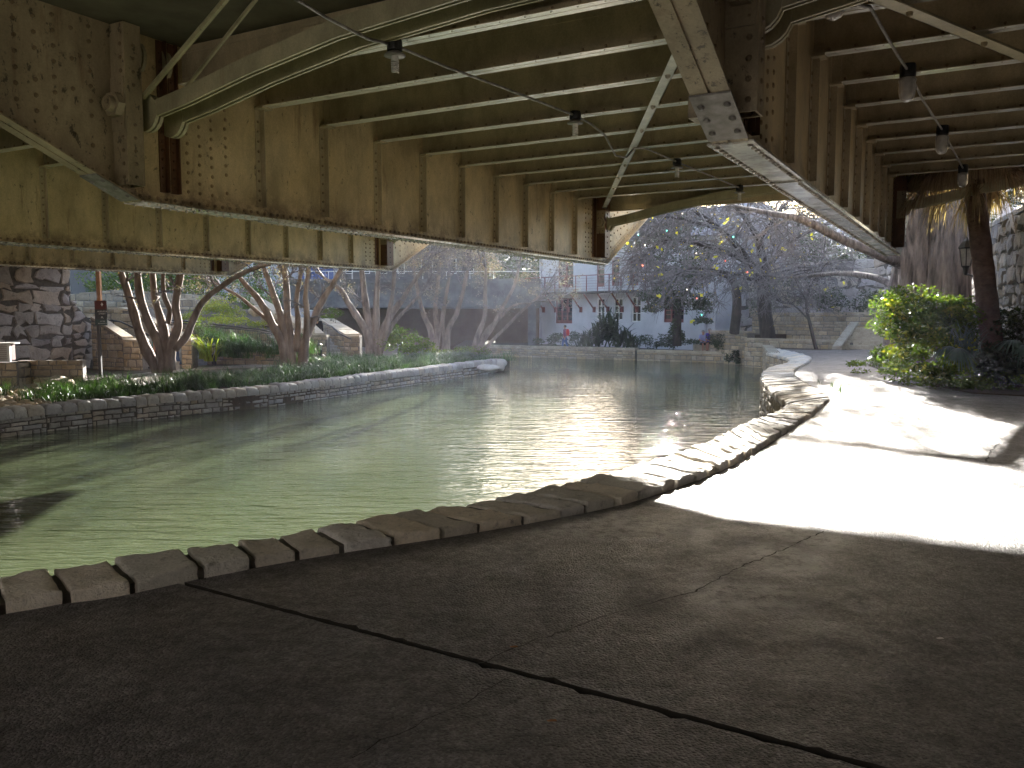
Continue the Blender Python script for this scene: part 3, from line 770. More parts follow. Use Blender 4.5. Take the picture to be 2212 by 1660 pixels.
# ------------------------------------------------------------------ near river wall with big coping stones
rw = thing('river_wall', (outer[8].x, outer[8].y, 0), 'river wall along the near walk topped with big rough limestone coping stones', 'wall')
mb = MB()
for i in range(len(outer) - 1):
    a, b, c, d = outer[i], outer[i + 1], inner[i + 1], inner[i]
    def z_(v, z): return (v.x, v.y, z)
    def tow(v, w_, f): return v + (w_ - v) * f
    a, b, c, d = tow(a, d, .08), tow(b, c, .08), tow(c, b, .11), tow(d, a, .11)
    mb.prism([z_(a, -2), z_(d, -2), z_(c, -2), z_(b, -2)], [z_(a, .04), z_(d, .04), z_(c, .04), z_(b, .04)])
mb.build('mortar_core', M['mortar'], rw)
mb = MB()
for i in range(0, len(outer) - 1, 2):
    a, b = outer[i], outer[min(i + 2, len(outer) - 1)]
    if b.y > 3: masonry(mb, b, a, -1.7, -.06, .34, .17, seed=i, thick=.02)
mb.build('wall_face', [M['mortar'], M['limestone']], rw)
acc = [0]
for i in range(1, len(outer)): acc.append(acc[-1] + ((outer[i] - outer[i - 1]).length + (inner[i] - inner[i - 1]).length) / 2)
def at(arr, s):
    for i in range(1, len(acc)):
        if s <= acc[i]:
            f = (s - acc[i - 1]) / max(1e-6, acc[i] - acc[i - 1]); return arr[i - 1] + (arr[i] - arr[i - 1]) * f
    return arr[-1]
s = 0; r = random.Random(11); k = 0; first_s = None
total = acc[-1]
while s < total - .3:
    w = r.uniform(.29, .41); e = min(total, s + w); g = r.uniform(.014, .032)
    ao, bo, bi, ai = at(outer, s + g), at(outer, e - g), at(inner, e - g), at(inner, s + g)
    if max(ao.y, bi.y) > .5 and ao.y > .5 and -9 < ao.x:
        sh = r.uniform(-.03, .03); ext = lambda p, q_, f: p + (p - q_) * f
        ao2, bo2 = ext(ao, ai, .02 + sh), ext(bo, bi, .02 + sh); ai2, bi2 = ext(ai, ao, r.uniform(-.05, .03)), ext(bi, bo, r.uniform(-.05, .03))
        mb = MB(); c = r.choice(STC[:6]); g2 = r.uniform(.9, 1.1); far2 = ao.y > 14
        rough_block(mb, [ao2, bo2, bi2, ai2], -.04, .068 + r.uniform(-.01, .01), k, (c[0] * g2, c[1] * g2, c[2] * g2), 4 if far2 else 13, 5 if far2 else 15, .010 if far2 else .014, .05)
        mb.build('coping_stone', M['coping'], rw, smooth=True); k += 1
    s = e
print('coping stones', k)

# ------------------------------------------------------------------ left bank and its wall
LW = [gp(u, v, ZW) for u, v in ((-420, 1020), (-200, 975), (0, 946), (200, 920), (390, 899), (580, 879), (800, 846), (1000, 816), (1085, 803))]
LWs = cat(LW, 6)
TIP = LWs[-1]
tipc = [TIP + Vector((.35, 1.0, 0)), TIP + Vector((-.2, 2.4, 0)), TIP + Vector((-1.8, 4.2, 0)), Vector((xat(1000, 47), 47, 0)), Vector((xat(900, 56), 56, 0))]
bank = [Vector((p.x, p.y, 0)) for p in LWs] + tipc + [Vector((-60, 58, 0)), Vector((-60, 8, 0))]
def inw(p, nxt, dd):
    d = (nxt - p); d.z = 0; d.normalize(); return p + Vector((-d.y, d.x, 0)) * dd
mb = MB(); pr = [(p.x, p.y) for p in bank]
mb.prism([(x, y, -2.3) for x, y in pr], [(x, y, ZLB - .02) for x, y in pr])
for i in range(6): pass
o = struct('left_bank', mb, M['soil'])
for v in o.data.vertices: pass
lw = thing('river_wall', (LWs[20].x, LWs[20].y, ZW), 'low river wall on the far left bank with rounded grey coping stones and plants behind', 'wall')
mb = MB(); i = 0
while i < len(LWs) - 1:
    j = min(i + 3, len(LWs) - 1); a, b = LWs[i], LWs[j]
    # water lies to the right-hand side when walking left to right
    masonry(mb, a, b, -1.75, -.70, .30, .115, seed=i + 40, prot=.035, thick=.42, gap=.012)
    i = j
mb.build('wall_face', [M['mortar_dark'], M['greystone']], lw)
L = [0]
for i in range(1, len(LWs)): L.append(L[-1] + (LWs[i] - LWs[i - 1]).length)
def atl(s):
    for i in range(1, len(L)):
        if s <= L[i]:
            f = (s - L[i - 1]) / (L[i] - L[i - 1]); return LWs[i - 1] + (LWs[i] - LWs[i - 1]) * f
    return LWs[-1]
s = 0; k = 0
while s < L[-1] - .1:
    w = r.uniform(.30, .46); e = s + w; a, b = atl(s + .01), atl(min(e - .01, L[-1])); d = (b - a); d.z = 0
    if d.length < .05: break
    d.normalize(); n = Vector((-d.y, d.x, 0)); a = xy(a); b = xy(b)
    if b.x > -16:
        mb = MB(); c = r.choice(STC[:6]); g2 = r.uniform(.85, 1.1)
        rough_block(mb, [a - n * .07, b - n * .07, b + n * .45, a + n * .45], -.71, -.47 + r.uniform(-.02, .02), k + 200, (c[0] * g2, c[1] * g2, c[2] * g2), 5, 6, .016, .22)
        if k < 99: mb.build('coping_stone', M['greystone'], lw, smooth=True)
        k += 1
    s = e
print('left stones', k)
# boulders at the tip
for (u, v, rx, rz, lb) in ((1078, 790, .36, .3, 'round pale boulder at the very tip of the left bank'), (1055, 797, .5, .16, 'flat boulder lying low beside the tip of the left bank')):
    mb = MB(); mb.blob(gp(u, v, -.75) + Vector((0, .5, 0)), rx, rx, rz, seed=u, n=14, m=10, amp=.2)
    tag(mb.build('boulder', M['greystone'], smooth=True), lb, 'boulder')
# floodwall stub under the far wall
def fwall(name, u0, Y0, u1, Y1, z0, z1, cw, ch, lab, mats=None, thick=.5, capw=None, ztop=None, seed=1, prot=.03, gap=.012, jit=.25, cat_='wall', capth=.09):
    a, b = Vector((xat(u0, Y0), Y0, 0)), Vector((xat(u1, Y1), Y1, 0))
    mb = MB(); masonry(mb, a, b, z0, z1, cw, ch, seed=seed, thick=thick, ztop=ztop, prot=prot, gap=gap, jit=jit)
    if capw: caps(mb, a, b, ztop or (lambda s: z1), w=thick + .05, th=capth, L0=capw, seed=seed)
    o = mb.build(name, mats or [M['mortar'], M['limestone']]); tag(o, lab, cat_); return o
# far river walls
wf = gp(1080, 771, ZW); wf2 = gp(1372, 779, ZW); wf3 = gp(1545, 786, ZW)
def wbetween(name, a, b, z0, z1, cw, ch, lab, capw=None, seed=1, mats=None, thick=.5, prot=.03, cap_th=.1, ztop=None, gap=.012, jit=.25):
    mb = MB(); masonry(mb, a, b, z0, z1, cw, ch, seed=seed, thick=thick, prot=prot, ztop=ztop, gap=gap, jit=jit)
    if capw: caps(mb, a, b, ztop or (lambda s: z1), w=thick + .05, th=cap_th, L0=capw, seed=seed)
    o = mb.build(name, mats or [M['mortar'], M['limestone']]); tag(o, lab, 'wall'); return o
wa = Vector((xat(1040, wf.y + 1), wf.y + 1, 0))
wbetween('river_wall', wa, wf2, -1.7, -.52, .42, .13, 'far river wall of thin stone courses with a dark rounded coping, below the pale building', .4, 5, cap_th=.14)
wbetween('river_wall', wf2 + Vector((.05, -.3, 0)), wf3 + Vector((.6, .5, 0)), -1.7, -.62, .45, .2, 'far river wall with a smooth flat concrete ledge, left of the stone planter', 2.5, 6, cap_th=.16)
mb = MB(); far_bank = [(wa.x - 2, wa.y + 1.8), (wa.x, wa.y + .6), (wf2.x, wf2.y + .4), (wf3.x + 1, wf3.y + .6), (30, wf3.y + 1), (30, 90), (-60, 90), (-60, 75), (wa.x - 2, 75)]
mb.prism([(x, y, -2.3) for x, y in far_bank], [(x, y, -.62) for x, y in far_bank]); struct('far_bank', mb, M['soil'])

# ------------------------------------------------------------------ right side: bed, planters, steps, retaining walls
bed = [xy(gp(u, v)) for u, v in ((2420, 868), (2212, 857), (2100, 851), (2000, 831), (1935, 812), (1875, 790), (1906, 772), (1900, 755))]
bed = bed + [Vector((20, 46, 0)), Vector((30, 46, 0)), Vector((30, 8, 0)), Vector((13, 8, 0))]
mb = MB(); mb.prism([(p.x, p.y, -1) for p in bed], [(p.x, p.y, .03) for p in bed]); struct('planting_bed', mb, M['soil'])
# ground behind the path end and under the planters
mb = MB(); pw_ = Vector((xat(1650, 42.3), 42.3, 0)); oe = xy(outer[-1]) + Vector((.1, 0, 0))
gz = [oe, gp(1905, 754), Vector((22, 60, 0)), Vector((12, 60, 0)), Vector((wf3.x + 1.5, wf3.y + 1, 0)), pw_]
wbetween('river_wall', pw_, oe, -1.7, -.02, .42, .2, 'short limestone river wall closing the far end of the near walk', .5, 77, thick=.4)
mb.prism([(p.x, p.y, -1.5) for p in gz], [(p.x, p.y, -.04) for p in gz]); struct('terrace', mb, M['soil'])
# big rubble wall on the right
RWp = [Vector((8.6, 11.0, 0)), Vector((10.9, 17.2, 0)), Vector((12.9, 22.6, 0)), Vector((15.2, 29, 0)), Vector((17.8, 37, 0)), Vector((18.4, 41, 0))]
rb = thing('retaining_wall', RWp[1], 'tall rubble stone retaining wall behind the palm trunk on the right edge', 'wall')
mb = MB()
for i in range(len(RWp) - 1):
    masonry(mb, RWp[i + 1], RWp[i], -.2, 3.95, .5, .32, seed=60 + i, prot=.07, thick=.7, gap=.022, jit=.9)
mb.build('stone_face', [M['mortar_dark'], M['rubble']], rb)
mb = MB()
for i in range(len(RWp) - 1): caps(mb, RWp[i + 1], RWp[i], lambda s: 3.95, w=.7, th=.12, L0=.8, seed=i, stn=0)
mb.build('coping', M['rubble'], rb)
# back walls
fwall('retaining_wall', 1600, 52, 1945, 43.5, .4, 4.6, .8, .5, 'weathered grey rubble wall high behind the steps, hung with plants', [M['mortar_dark'], M['rubble']], prot=.06, jit=.9, gap=.02, seed=9, thick=.6)
fwall('retaining_wall', 1625, 49, 1950, 41.5, -.2, 1.62, .55, .22, 'long coursed limestone terrace wall above the planter and steps', seed=12, capw=.8, thick=.9)
fwall('planter_wall', 1610, 43.0, 1840, 38.9, -1.7, .30, .42, .2, 'pale limestone planter wall beside the far end of the walk', seed=14, capw=.7)
fwall('planter_wall', 1535, 47.6, 1615, 44.5, -1.7, .62, .42, .2, 'limestone planter wall rising from the water, half hidden by hanging foliage', seed=15, capw=.7)
a, b = Vector((xat(1535, 47.6), 47.6, 0)), Vector((xat(1700, 44), 46.5, 0))
mb = MB(); a2 = [(xat(1536, 47.9), 47.9), (xat(1614, 44.8), 44.8), (xat(1700, 47), 47), (xat(1700, 52), 52), (xat(1540, 53), 53)]
mb.prism([(x, y, -1) for x, y in a2], [(x, y, .5) for x, y in a2]); a3 = [(xat(1612, 43.4), 43.4), (xat(1838, 39.4), 39.4), (xat(1838, 42), 42), (xat(1640, 48), 48)]
mb.prism([(x, y, -1) for x, y in a3], [(x, y, .2) for x, y in a3]); struct('planter_soil', mb, M['soil'])
# steps
sp = thing('stone_steps', (xat(1880, 40), 40, 0), 'broad stone steps climbing at the end of the walk', 'steps')
for k in range(5):
    Y = 38.6 + .42 * k; mb = MB(); a, b = Vector((xat(1822 + 2 * k, Y), Y + .5, 0)), Vector((xat(1955, Y), Y - 2.2, 0))
    d = (b - a).normalized(); n = Vector((-d.y, d.x, 0))
    mb.prism([a, b, b + n * 3, a + n * 3], [Vector((0, 0, .19 * (k + 1))) + q for q in (a, b, b + n * 3, a + n * 3)])
    mb.build('step', M['limestone'], sp)
mb = MB(); a = Vector((xat(1800, 38.0), 38.0, .02)); b = Vector((xat(1838, 41), 41, 1.1)); mb.box(a, Vector((.42, .05, 0)), b - a, Vector((0, 0, .14))); mb.build('ramp_cheek', M['limestone'], sp)

# ------------------------------------------------------------------ pale building with balcony
BA, BB = Vector((xat(1165, 63), 63, 0)), Vector((xat(1545, 51), 51, 0))
bd = (BB - BA).normalized(); bn = Vector((bd.y, -bd.x, 0)); BL = (BB - BA).length
def bpt(s, off, z): return BA + bd * s + bn * off + Vector((0, 0, z))
def su(u):   # distance along the facade seen at picture column u
    k = (u - CXP) / FPX * math.sqrt(1 + (150 / 1800) ** 2) / 1.0; k = xat(u, 1.0)
    return (k * BA.y - BA.x) / (bd.x - k * bd.y)
def bz(v, s):
    q = bpt(s, 0, 0); return zat(v, q.y)
bld = thing('pale_building', BA, 'pale plastered two storey building with red framed windows and a long balcony', 'building')
def bbox(mb, s0, s1, o0, o1, z0, z1): mb.prism([bpt(s0, o0, z0), bpt(s0, o1, z0), bpt(s1, o1, z0), bpt(s1, o0, z0)], [bpt(s0, o0, z1), bpt(s0, o1, z1), bpt(s1, o1, z1), bpt(s1, o0, z1)])
WIN = [(1200, 1236, 645, 699, 'red', 3), (1289, 1306, 645, 692, 'w', 2), (1325, 1345, 645, 692, 'w', 2), (1364, 1384, 642, 696, 'w', 2), (1434, 1477, 640, 697, 'red', 3)]
DOOR = [(1205, 1238, 562, 622, 'red', 2), (1288, 1305, 560, 620, 'red', 1), (1320, 1337, 556, 618, 'red', 1), (1359, 1378, 552, 617, 'red', 1)]
ops = []
for (u0, u1, v0, v1, m, n) in WIN + DOOR:
    s0, s1 = su(u0), su(u1); ops.append((s0, s1, bz(v1, (s0 + s1) / 2), bz(v0, (s0 + s1) / 2), m, n))
EZ = bz(527, BL * .5); LZ = 3.05
# wall as a grid of panels leaving the openings
mb = MB(); ss = sorted(set([0, BL] + [o_[0] for o_ in ops] + [o_[1] for o_ in ops])); zs = sorted(set([-.8, EZ] + [o_[2] for o_ in ops] + [o_[3] for o_ in ops]))
for i in range(len(ss) - 1):
    z = -.8; segs = sorted([(o_[2], o_[3]) for o_ in ops if o_[0] <= ss[i] + 1e-4 and o_[1] >= ss[i + 1] - 1e-4])
    for a_, b_ in segs + [(EZ, EZ)]:
        if a_ - z > .01: bbox(mb, ss[i], ss[i + 1], -.35, 0, z, a_)
        z = max(z, b_)
bbox(mb, 0, .3, -9, -.36, -.8, EZ); bbox(mb, BL - .3, BL, -9, -.36, -.8, EZ); bbox(mb, .3, BL - .3, -9, -8.7, -.8, EZ); bbox(mb, .3, BL - .3, -8.7, -.36, LZ - .2, LZ)
mb.build('wall', M['plaster'], bld)
for (s0, s1, z0, z1, m, n) in ops:
    mb = MB(); w = .07
    bbox(mb, s0, s1, -.16, -.06, z0, z0 + w * (3.2 if m == 'red' else 1)); bbox(mb, s0, s1, -.16, -.06, z1 - w, z1)
    zz0, zz1 = z0 + w * (3.2 if m == 'red' else 1) + .001, z1 - w - .001
    for k in range(n + 1):
        c = s0 + (s1 - s0 - w) * k / n; bbox(mb, c, c + w * (1.6 if m == 'red' and 0 < k < n else 1), -.159, -.061, zz0, zz1)
    for k in range(1, 5 if m == 'red' else 3):
        zz = zz0 + (zz1 - zz0) * k / (5 if m == 'red' else 3); bbox(mb, s0 + w, s1 - w, -.13, -.10, zz - .02, zz + .02)
    f = mb.build('window', M['redwood'] if m == 'red' else M['whitepaint'], bld)
    mb = MB(); bbox(mb, s0 + .02, s1 - .02, -.145, -.132, z0 + .02, z1 - .02); mb.build('pane', M['pane'], f)
mb = MB(); bs0, bs1 = su(1160), su(1420); bbox(mb, bs0, bs1, .001, 1.25, LZ, LZ + .14); mb.build('balcony_floor', M['darkbark'], bld)
mb = MB(); n = 11
for k in range(n + 1):
    c = bs0 + (bs1 - bs0 - .06) * k / n; bbox(mb, c, c + .06, 1.15, 1.21, LZ + .14, LZ + 1.2)
bbox(mb, bs0, bs1, 1.14, 1.22, LZ + 1.2, LZ + 1.26)
for k in range(5): bbox(mb, bs0, bs1, 1.175, 1.185, LZ + .3 + .18 * k, LZ + .315 + .18 * k)
mb.build('railing', M['redwood'], bld)
for k in range(9):
    c = bs0 + .8 + (bs1 - bs0 - 1.2) * k / 8
    mb = MB(); mb.tube([bpt(c, 1.1, LZ - .05), bpt(c, .12, LZ - 1.05)], .07, 4); bbox(mb, c - .09, c + .09, .001, .14, LZ - 1.3, LZ - .9); mb.build('bracket', M['redwood'], bld)
mb = MB(); mb.prism([bpt(-.5, .8, EZ), bpt(BL + .4, .8, EZ), bpt(BL + .4, -9.5, EZ), bpt(-.5, -9.5, EZ)], [bpt(-.5, -3, EZ + 2.2), bpt(BL + .4, -3, EZ + 2.2), bpt(BL + .4, -5, EZ + 2.2), bpt(-.5, -5, EZ + 2.2)]); mb.build('roof', M['roof'], bld)
mb = MB(); mb.tube([bpt(.25, .09, -.6), bpt(.25, .09, EZ)], .09, 8); mb.tube([bpt(BL - .6, .09, -.6), bpt(BL - .6, .09, EZ)], .09, 8); mb.build('downpipe', M['plaster2'], bld)
# second wing further right with barred window
wg = thing('grey_building', (xat(1600, 50), 50, 0), 'grey plastered building wing with a tall barred window behind the seated couple', 'building')
a, b = Vector((xat(1545, 54), 54, 0)), Vector((xat(1680, 51), 51, 0)); d = (b - a).normalized(); n = Vector((d.y, -d.x, 0))
def wpt(s, o_, z): return a + d * s + n * o_ + Vector((0, 0, z))
def wbox(mb, s0, s1, o0, o1, z0, z1): mb.prism([wpt(s0, o0, z0), wpt(s0, o1, z0), wpt(s1, o1, z0), wpt(s1, o0, z0)], [wpt(s0, o0, z1), wpt(s0, o1, z1), wpt(s1, o1, z1), wpt(s1, o0, z1)])
WL = (b - a).length
mb = MB(); wbox(mb, 0, .75, -6, 0, -.7, 6.5); wbox(mb, 1.75, WL, -6, 0, -.7, 6.5); wbox(mb, .7505, 1.7495, -6, -.001, -.7, .9); wbox(mb, .7505, 1.7495, -6, -.001, 3.6, 6.5); mb.build('wall', M['plaster2'], wg)
mb = MB(); wbox(mb, .76, 1.74, -.4, -.38, .92, 3.58); f = mb.build('window', M['pane'], wg)
mb = MB()
for k in range(6): wbox(mb, .8 + .17 * k, .83 + .17 * k, -.12, -.09, .92, 3.58)
for k in range(3): wbox(mb, .76, 1.74, -.088, -.06, 1.4 + .8 * k, 1.44 + .8 * k)
mb.build('bars', M['black'], f)
# ------------------------------------------------------------------ dark road bridge far behind the myrtles
fb = thing('road_bridge', (xat(850, 60), 60, -1), 'concrete road bridge with a dark opening behind the bare myrtle trees', 'bridge')
x0, x1 = xat(590, 58), xat(1166, 62)
def fbox(mb, xa, xb, ya, yb, za, zb): mb.abox(xa, xb, ya, yb, za, zb)
zb0, zb1, zp = zat(665, 60), zat(648, 60), zat(603, 60)
mb = MB(); fbox(mb, x0, x1, 60, 73, zb0, zb1); mb.build('deck_edge', M['concrete'], fb)
mb = MB(); fbox(mb, x0, x1, 60.35, 60.7, zb1, zp - .001)
for k in range(14): fbox(mb, x0 + (x1 - x0) * k / 14, x0 + (x1 - x0) * k / 14 + .35, 60.2, 60.349, zb1 + .2, zp - .3)
fbox(mb, x0, x1, 60.15, 60.349, zp - .28, zp); fbox(mb, x0, x1, 60.15, 60.348, zb1 + .001, zb1 + .18); mb.build('parapet', M['concrete'], fb)
mb = MB(); fbox(mb, xat(1070, 66), x1 + 3, 66, 66.4, -1.5, zb0 - .002); fbox(mb, x0, xat(1070, 66) - .01, 72, 72.4, -1.5, zb0 - .002); mb.build('back_wall', M['tanwall'], fb)
mb = MB(); fbox(mb, xat(1141, 60.5), xat(1158, 60.5), 60.4, 61.3, -1.5, zb0 - .003); mb.build('pier', M['concrete'], fb)
mb = MB(); mb.tube([(x0, 60.3, zp + .55), (x1, 60.3, zp + .55)], .03, 6); 
for k in range(12): mb.tube([(x0 + (x1 - x0) * k / 11, 60.3, zp), (x0 + (x1 - x0) * k / 11, 60.3, zp + .55)], .025, 5)
mb.build('railing', M['whitepaint'], fb)
# buildings beyond, at street level
def block(name, u0, u1, Y, z0, z1, mat, lab, dep=8, cat_='building', win=0):
    th = thing(name, (xat((u0 + u1) / 2, Y), Y, z0), lab, cat_)
    mb = MB(); mb.abox(xat(u0, Y), xat(u1, Y), Y, Y + dep, z0, z1); mb.build('wall', mat, th)
    mb = MB(); mb.abox(xat(u0, Y) - .15, xat(u1, Y) + .15, Y - .15, Y + dep + .15, z1 + .001, z1 + .35); mb.build('roof_edge', M['concrete'], th)
    for k in range(win):
        xa = xat(u0, Y) + (xat(u1, Y) - xat(u0, Y)) * (k + .3) / win; w = (xat(u1, Y) - xat(u0, Y)) / win * .4
        for zz in [q for q in (z0 + 1, z0 + 4.2, z0 + 7.4) if q < z1 - 1.8]:
            mb = MB(); mb.abox(xa, xa + w, Y - .06, Y - .002, zz, zz + 1.7); f = mb.build('window', M['whitepaint'], th)
            mb = MB(); mb.abox(xa + .08, xa + w - .08, Y - .075, Y - .062, zz + .08, zz + 1.62); mb.build('pane', M['pane'], f)
block('white_building', 475, 699, 86, 1, 26, M['plaster2'], 'pale street building seen between the myrtle trunks', win=4)
block('blue_building', 652, 680, 74, 3.5, 8, M['blue'], 'small blue walled building just above the far road bridge', win=1)
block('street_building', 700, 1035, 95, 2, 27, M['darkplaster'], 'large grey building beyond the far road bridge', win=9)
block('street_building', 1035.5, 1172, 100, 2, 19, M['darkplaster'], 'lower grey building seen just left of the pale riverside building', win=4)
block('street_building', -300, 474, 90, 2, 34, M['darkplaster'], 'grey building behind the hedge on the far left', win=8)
block('tower_building', 2158, 2186, 110, 4, 20, plain('pink_wall', (.62, .5, .48)), 'pinkish tower far beyond the right wall', win=1)
block('street_building', 1560, 2120, 120, 4, 15, M['plaster2'], 'low grey building beyond the terrace walls on the right', win=8)
mb = MB(); mb.abox(-40, 30, -24, -16, -2, 12); tag(mb.build('light_block_building', M['concrete']), 'plain unseen block added behind the viewpoint to cut sky light', 'building')  # unseen mass added to keep sky light off the near walk

mb = MB(); mb.abox(-60, -34, -40, 16, -2, 22); tag(mb.build('light_block_building', M['concrete']), 'tall unseen block added on the left bank to darken the foreground', 'building')  # added out of view to block light from the open river side
# ------------------------------------------------------------------ left bank: abutment, stairs, terraces
def pw(pts):
    def f(s):
        for (a, za), (b, zb) in zip(pts, pts[1:]):
            if s <= b: return za + (zb - za) * max(0, (s - a)) / max(1e-6, b - a)
        return pts[-1][1]
    return f
LT = stt(Vector((xat(172, 33), 33, 0)))[1]
a, b, c_ = P(-22.3, -6, 0), P(-22.3, LT, 0), P(-22.3, LT + 1.3, 0)
mb = MB(); masonry(mb, a, b, -.6, 4.95, .8, .48, seed=21, prot=.06, thick=3, gap=.035, jit=1.0)
masonry(mb, b + A * .002, c_, -.6, 2.2, .45, .34, seed=19, prot=.05, thick=3, gap=.03, jit=.9, ztop=pw([(0, 2.2), (.55, 2.12), (.56, 1.9), (.8, 1.5), (1.3, .85)]))
tag(mb.build('bridge_abutment', [M['mortar_dark'], M['rubble']]), 'big grey rubble stone abutment wall under the left end of the steel bridge', 'abutment')
mb = MB(); x = xat(210, 35); mb.abox(x, x + .16, 35, 35.16, .3, 3.4); tag(mb.build('wooden_post', M['wood']), 'orange timber post rising behind the big rubble wall', 'post')

fwall('planter_wall', 33, 26.0, 174, 26.3, -.6, .17, .36, .2, 'low limestone planter wall below the big rubble abutment', seed=22, thick=.3)
pth = thing('stone_pillar', (xat(15, 25.4), 25.4, -.6), 'sunlit stone pillar at the left edge carrying a mesh bin', 'pillar')
mb = MB(); masonry(mb, (xat(-30, 25.3), 25.3), (xat(31, 25.3), 25.3), -.6, .14, .36, .24, seed=23, thick=.9); masonry(mb, (xat(31, 25.3), 25.35), (xat(31, 25.3), 26.0), -.6, .14, .4, .24, seed=24, thick=.5); mb.build('stones', [M['mortar'], M['limestone']], pth)
bn_ = thing('litter_bin', (xat(5, 25.6), 25.6, .15), 'silver framed mesh bin standing on the stone pillar at the left edge', 'bin')
x0, x1 = xat(-22, 25.6), xat(20, 25.6)
mb = MB(); mb.abox(x0 - .05, x1 + .05, 25.5, 26.0, .70, .74); mb.abox(x1 - .07, x1, 25.52, 25.6, .15, .6995); mb.abox(x0, x0 + .07, 25.52, 25.6, .15, .6995); mb.abox(x0 + .0705, x1 - .0705, 25.53, 25.59, .15, .2); mb.build('frame', M['whitepaint'], bn_)
mb = MB(); mb.abox(x0 + .08, x1 - .08, 25.62, 25.95, .2, .68); mb.build('inner_box', M['redwood'], bn_)
mb = MB()
for k in range(14):
    for sg in (1, -1):
        xa = x0 + .05 + (x1 - x0 - .15) * k / 14; mb.tube([(xa, 25.61, .2 if sg > 0 else .68), (min(max(xa + .12, x0), x1 - .07), 25.61, .68 if sg > 0 else .2)], .006, 4)
mb.build('mesh_panel', M['whitepaint'], bn_)

# sign post
sg = thing('sign_post', (xat(213, 29), 29, -.6), 'dark wayfinding sign on a black post before the big rubble wall', 'sign')
sx0, sx1 = xat(205.5, 29), xat(230.5, 29); zt_, zb_ = zat(650, 29), zat(703, 29)
mb = MB(); mb.abox(sx0 + .02, sx0 + .12, 29.03, 29.12, -.7, zb_ + .4); mb.build('post', M['black'], sg)
mb = MB(); zr = zt_ - .3; zg = zb_ + .2
mb.mi = 0; mb.abox(sx0, sx1, 28.98, 29.029, zr, zt_); mb.mi = 1; mb.abox(sx0, sx1, 28.98, 29.029, zg, zr - .0005); mb.mi = 2; mb.abox(sx0, sx1, 28.98, 29.029, zb_, zg - .0005)
mb.build('panel', [M['signred'], M['signdark'], M['signgreen']], sg)
def text(txt, x, z, size, y=28.972, mat='letter'):
    cu = bpy.data.curves.new('lettering', 'FONT'); cu.body = txt; cu.size = size; cu.align_x = 'CENTER'; cu.extrude = .002
    o = bpy.data.objects.new('lettering', cu); COL.objects.link(o); cu.materials.append(M[mat])
    bpy.context.view_layer.update(); me = bpy.data.meshes.new_from_object(o); bpy.data.objects.remove(o)
    o = bpy.data.objects.new('lettering', me); COL.objects.link(o)
    if not me.materials: me.materials.append(M[mat])
    o.location = (x - sg.location.x, y - sg.location.y, z - sg.location.z); o.rotation_euler = (R(90), 0, 0); o.parent = sg
cxs = (sx0 + .12 + sx1) / 2
text('AUGUSTA', cxs, zt_ - .395, .072); text('STREET', cxs, zt_ - .475, .072)
text('ACCESS', cxs, zb_ + .12, .05); text('@ CONVENT ST', cxs, zb_ + .05, .04)
mb = MB(); y = 28.975
def flat(pts): mb.prism([(cxs + px, y, zt_ + pz) for px, pz in pts], [(cxs + px, y + .003, zt_ + pz) for px, pz in pts])
flat([(.035, -.68 + .075), (.02, -.69 + .075), (-.035, -.635 + .075), (-.02, -.62 + .075)]); flat([(-.045, -.55), (.01, -.55), (.01, -.565), (-.045, -.565)]); flat([(-.045, -.566), (-.03, -.566), (-.03, -.61), (-.045, -.61)])
mb.build('arrow', M['letter'], sg)
mb = MB(); mb.prism([(cxs + .045 * math.cos(k * math.pi / 4) * (1 if k % 2 == 0 else .6), y, zt_ - .13 + .07 * math.sin(k * math.pi / 4) * (1 if k % 2 == 0 else .6)) for k in range(8)], [(cxs + .045 * math.cos(k * math.pi / 4) * (1 if k % 2 == 0 else .6), y + .003, zt_ - .13 + .07 * math.sin(k * math.pi / 4) * (1 if k % 2 == 0 else .6)) for k in range(8)])
mb.build('emblem', M['letter'], sg)

def lin(p, q):   # piecewise linear through list of (s, z)
    return lambda s: p if False else 0
def swall(name, u0, Y0, u1, Y1, z0, prof, lab, **kw):
    """wall whose top follows picture rows: prof = [(u, v), ...]"""
    a, b = Vector((xat(u0, Y0), Y0, 0)), Vector((xat(u1, Y1), Y1, 0)); L = (b - a).length
    pts = []
    for u, v in prof:
        k = xat(u, 1.0); d = (b - a).normalized(); s = (k * a.y - a.x) / (d.x - k * d.y); q = a + d * s; pts.append((s, zat(v, q.y)))
    f = pw(pts); return fwall(name, u0, Y0, u1, Y1, z0, max(z for s, z in pts), kw.pop('cw', .4), kw.pop('ch', .22), lab, ztop=f, **kw)
swall('stair_wall', 196, 33.4, 263, 32.6, -.6, [(196, 688), (205, 694), (263, 733)], 'sloping limestone stair wall with grey caps beside the sign post', seed=31, capw=.5, thick=.45)
swall('stair_pillar', 263, 32.5, 305, 32.5, -.6, [(263, 738), (305, 738)], 'square limestone pillar at the foot of the left stairs', seed=32, capw=2, thick=.6, cw=.34)
swall('stair_wall', 180, 37.5, 400, 35.0, -.6, [(180, 668), (268, 669), (285, 676), (400, 735)], 'warm sunlit limestone wall on the far side of the left stairs', seed=33, capw=.5, thick=.45, cw=.5, ch=.3)
swall('stair_pillar', 389, 33.2, 412, 33.2, -.6, [(389, 736), (412, 736)], 'narrow limestone pillar just right of the man in the striped shirt', seed=34, capw=2, thick=.6, cw=.34)
stp = thing('stone_steps', (xat(325, 34), 34, -.6), 'narrow stone steps between the walls behind the leftmost myrtle', 'steps')
for k in range(8):
    Y = 33.2 + .34 * k; mb = MB(); mb.abox(xat(300, Y), xat(385, Y), Y, Y + 3, -.6 + .16 * k, -.6 + .16 * (k + 1) - .001); mb.build('step', M['greystone'], stp)
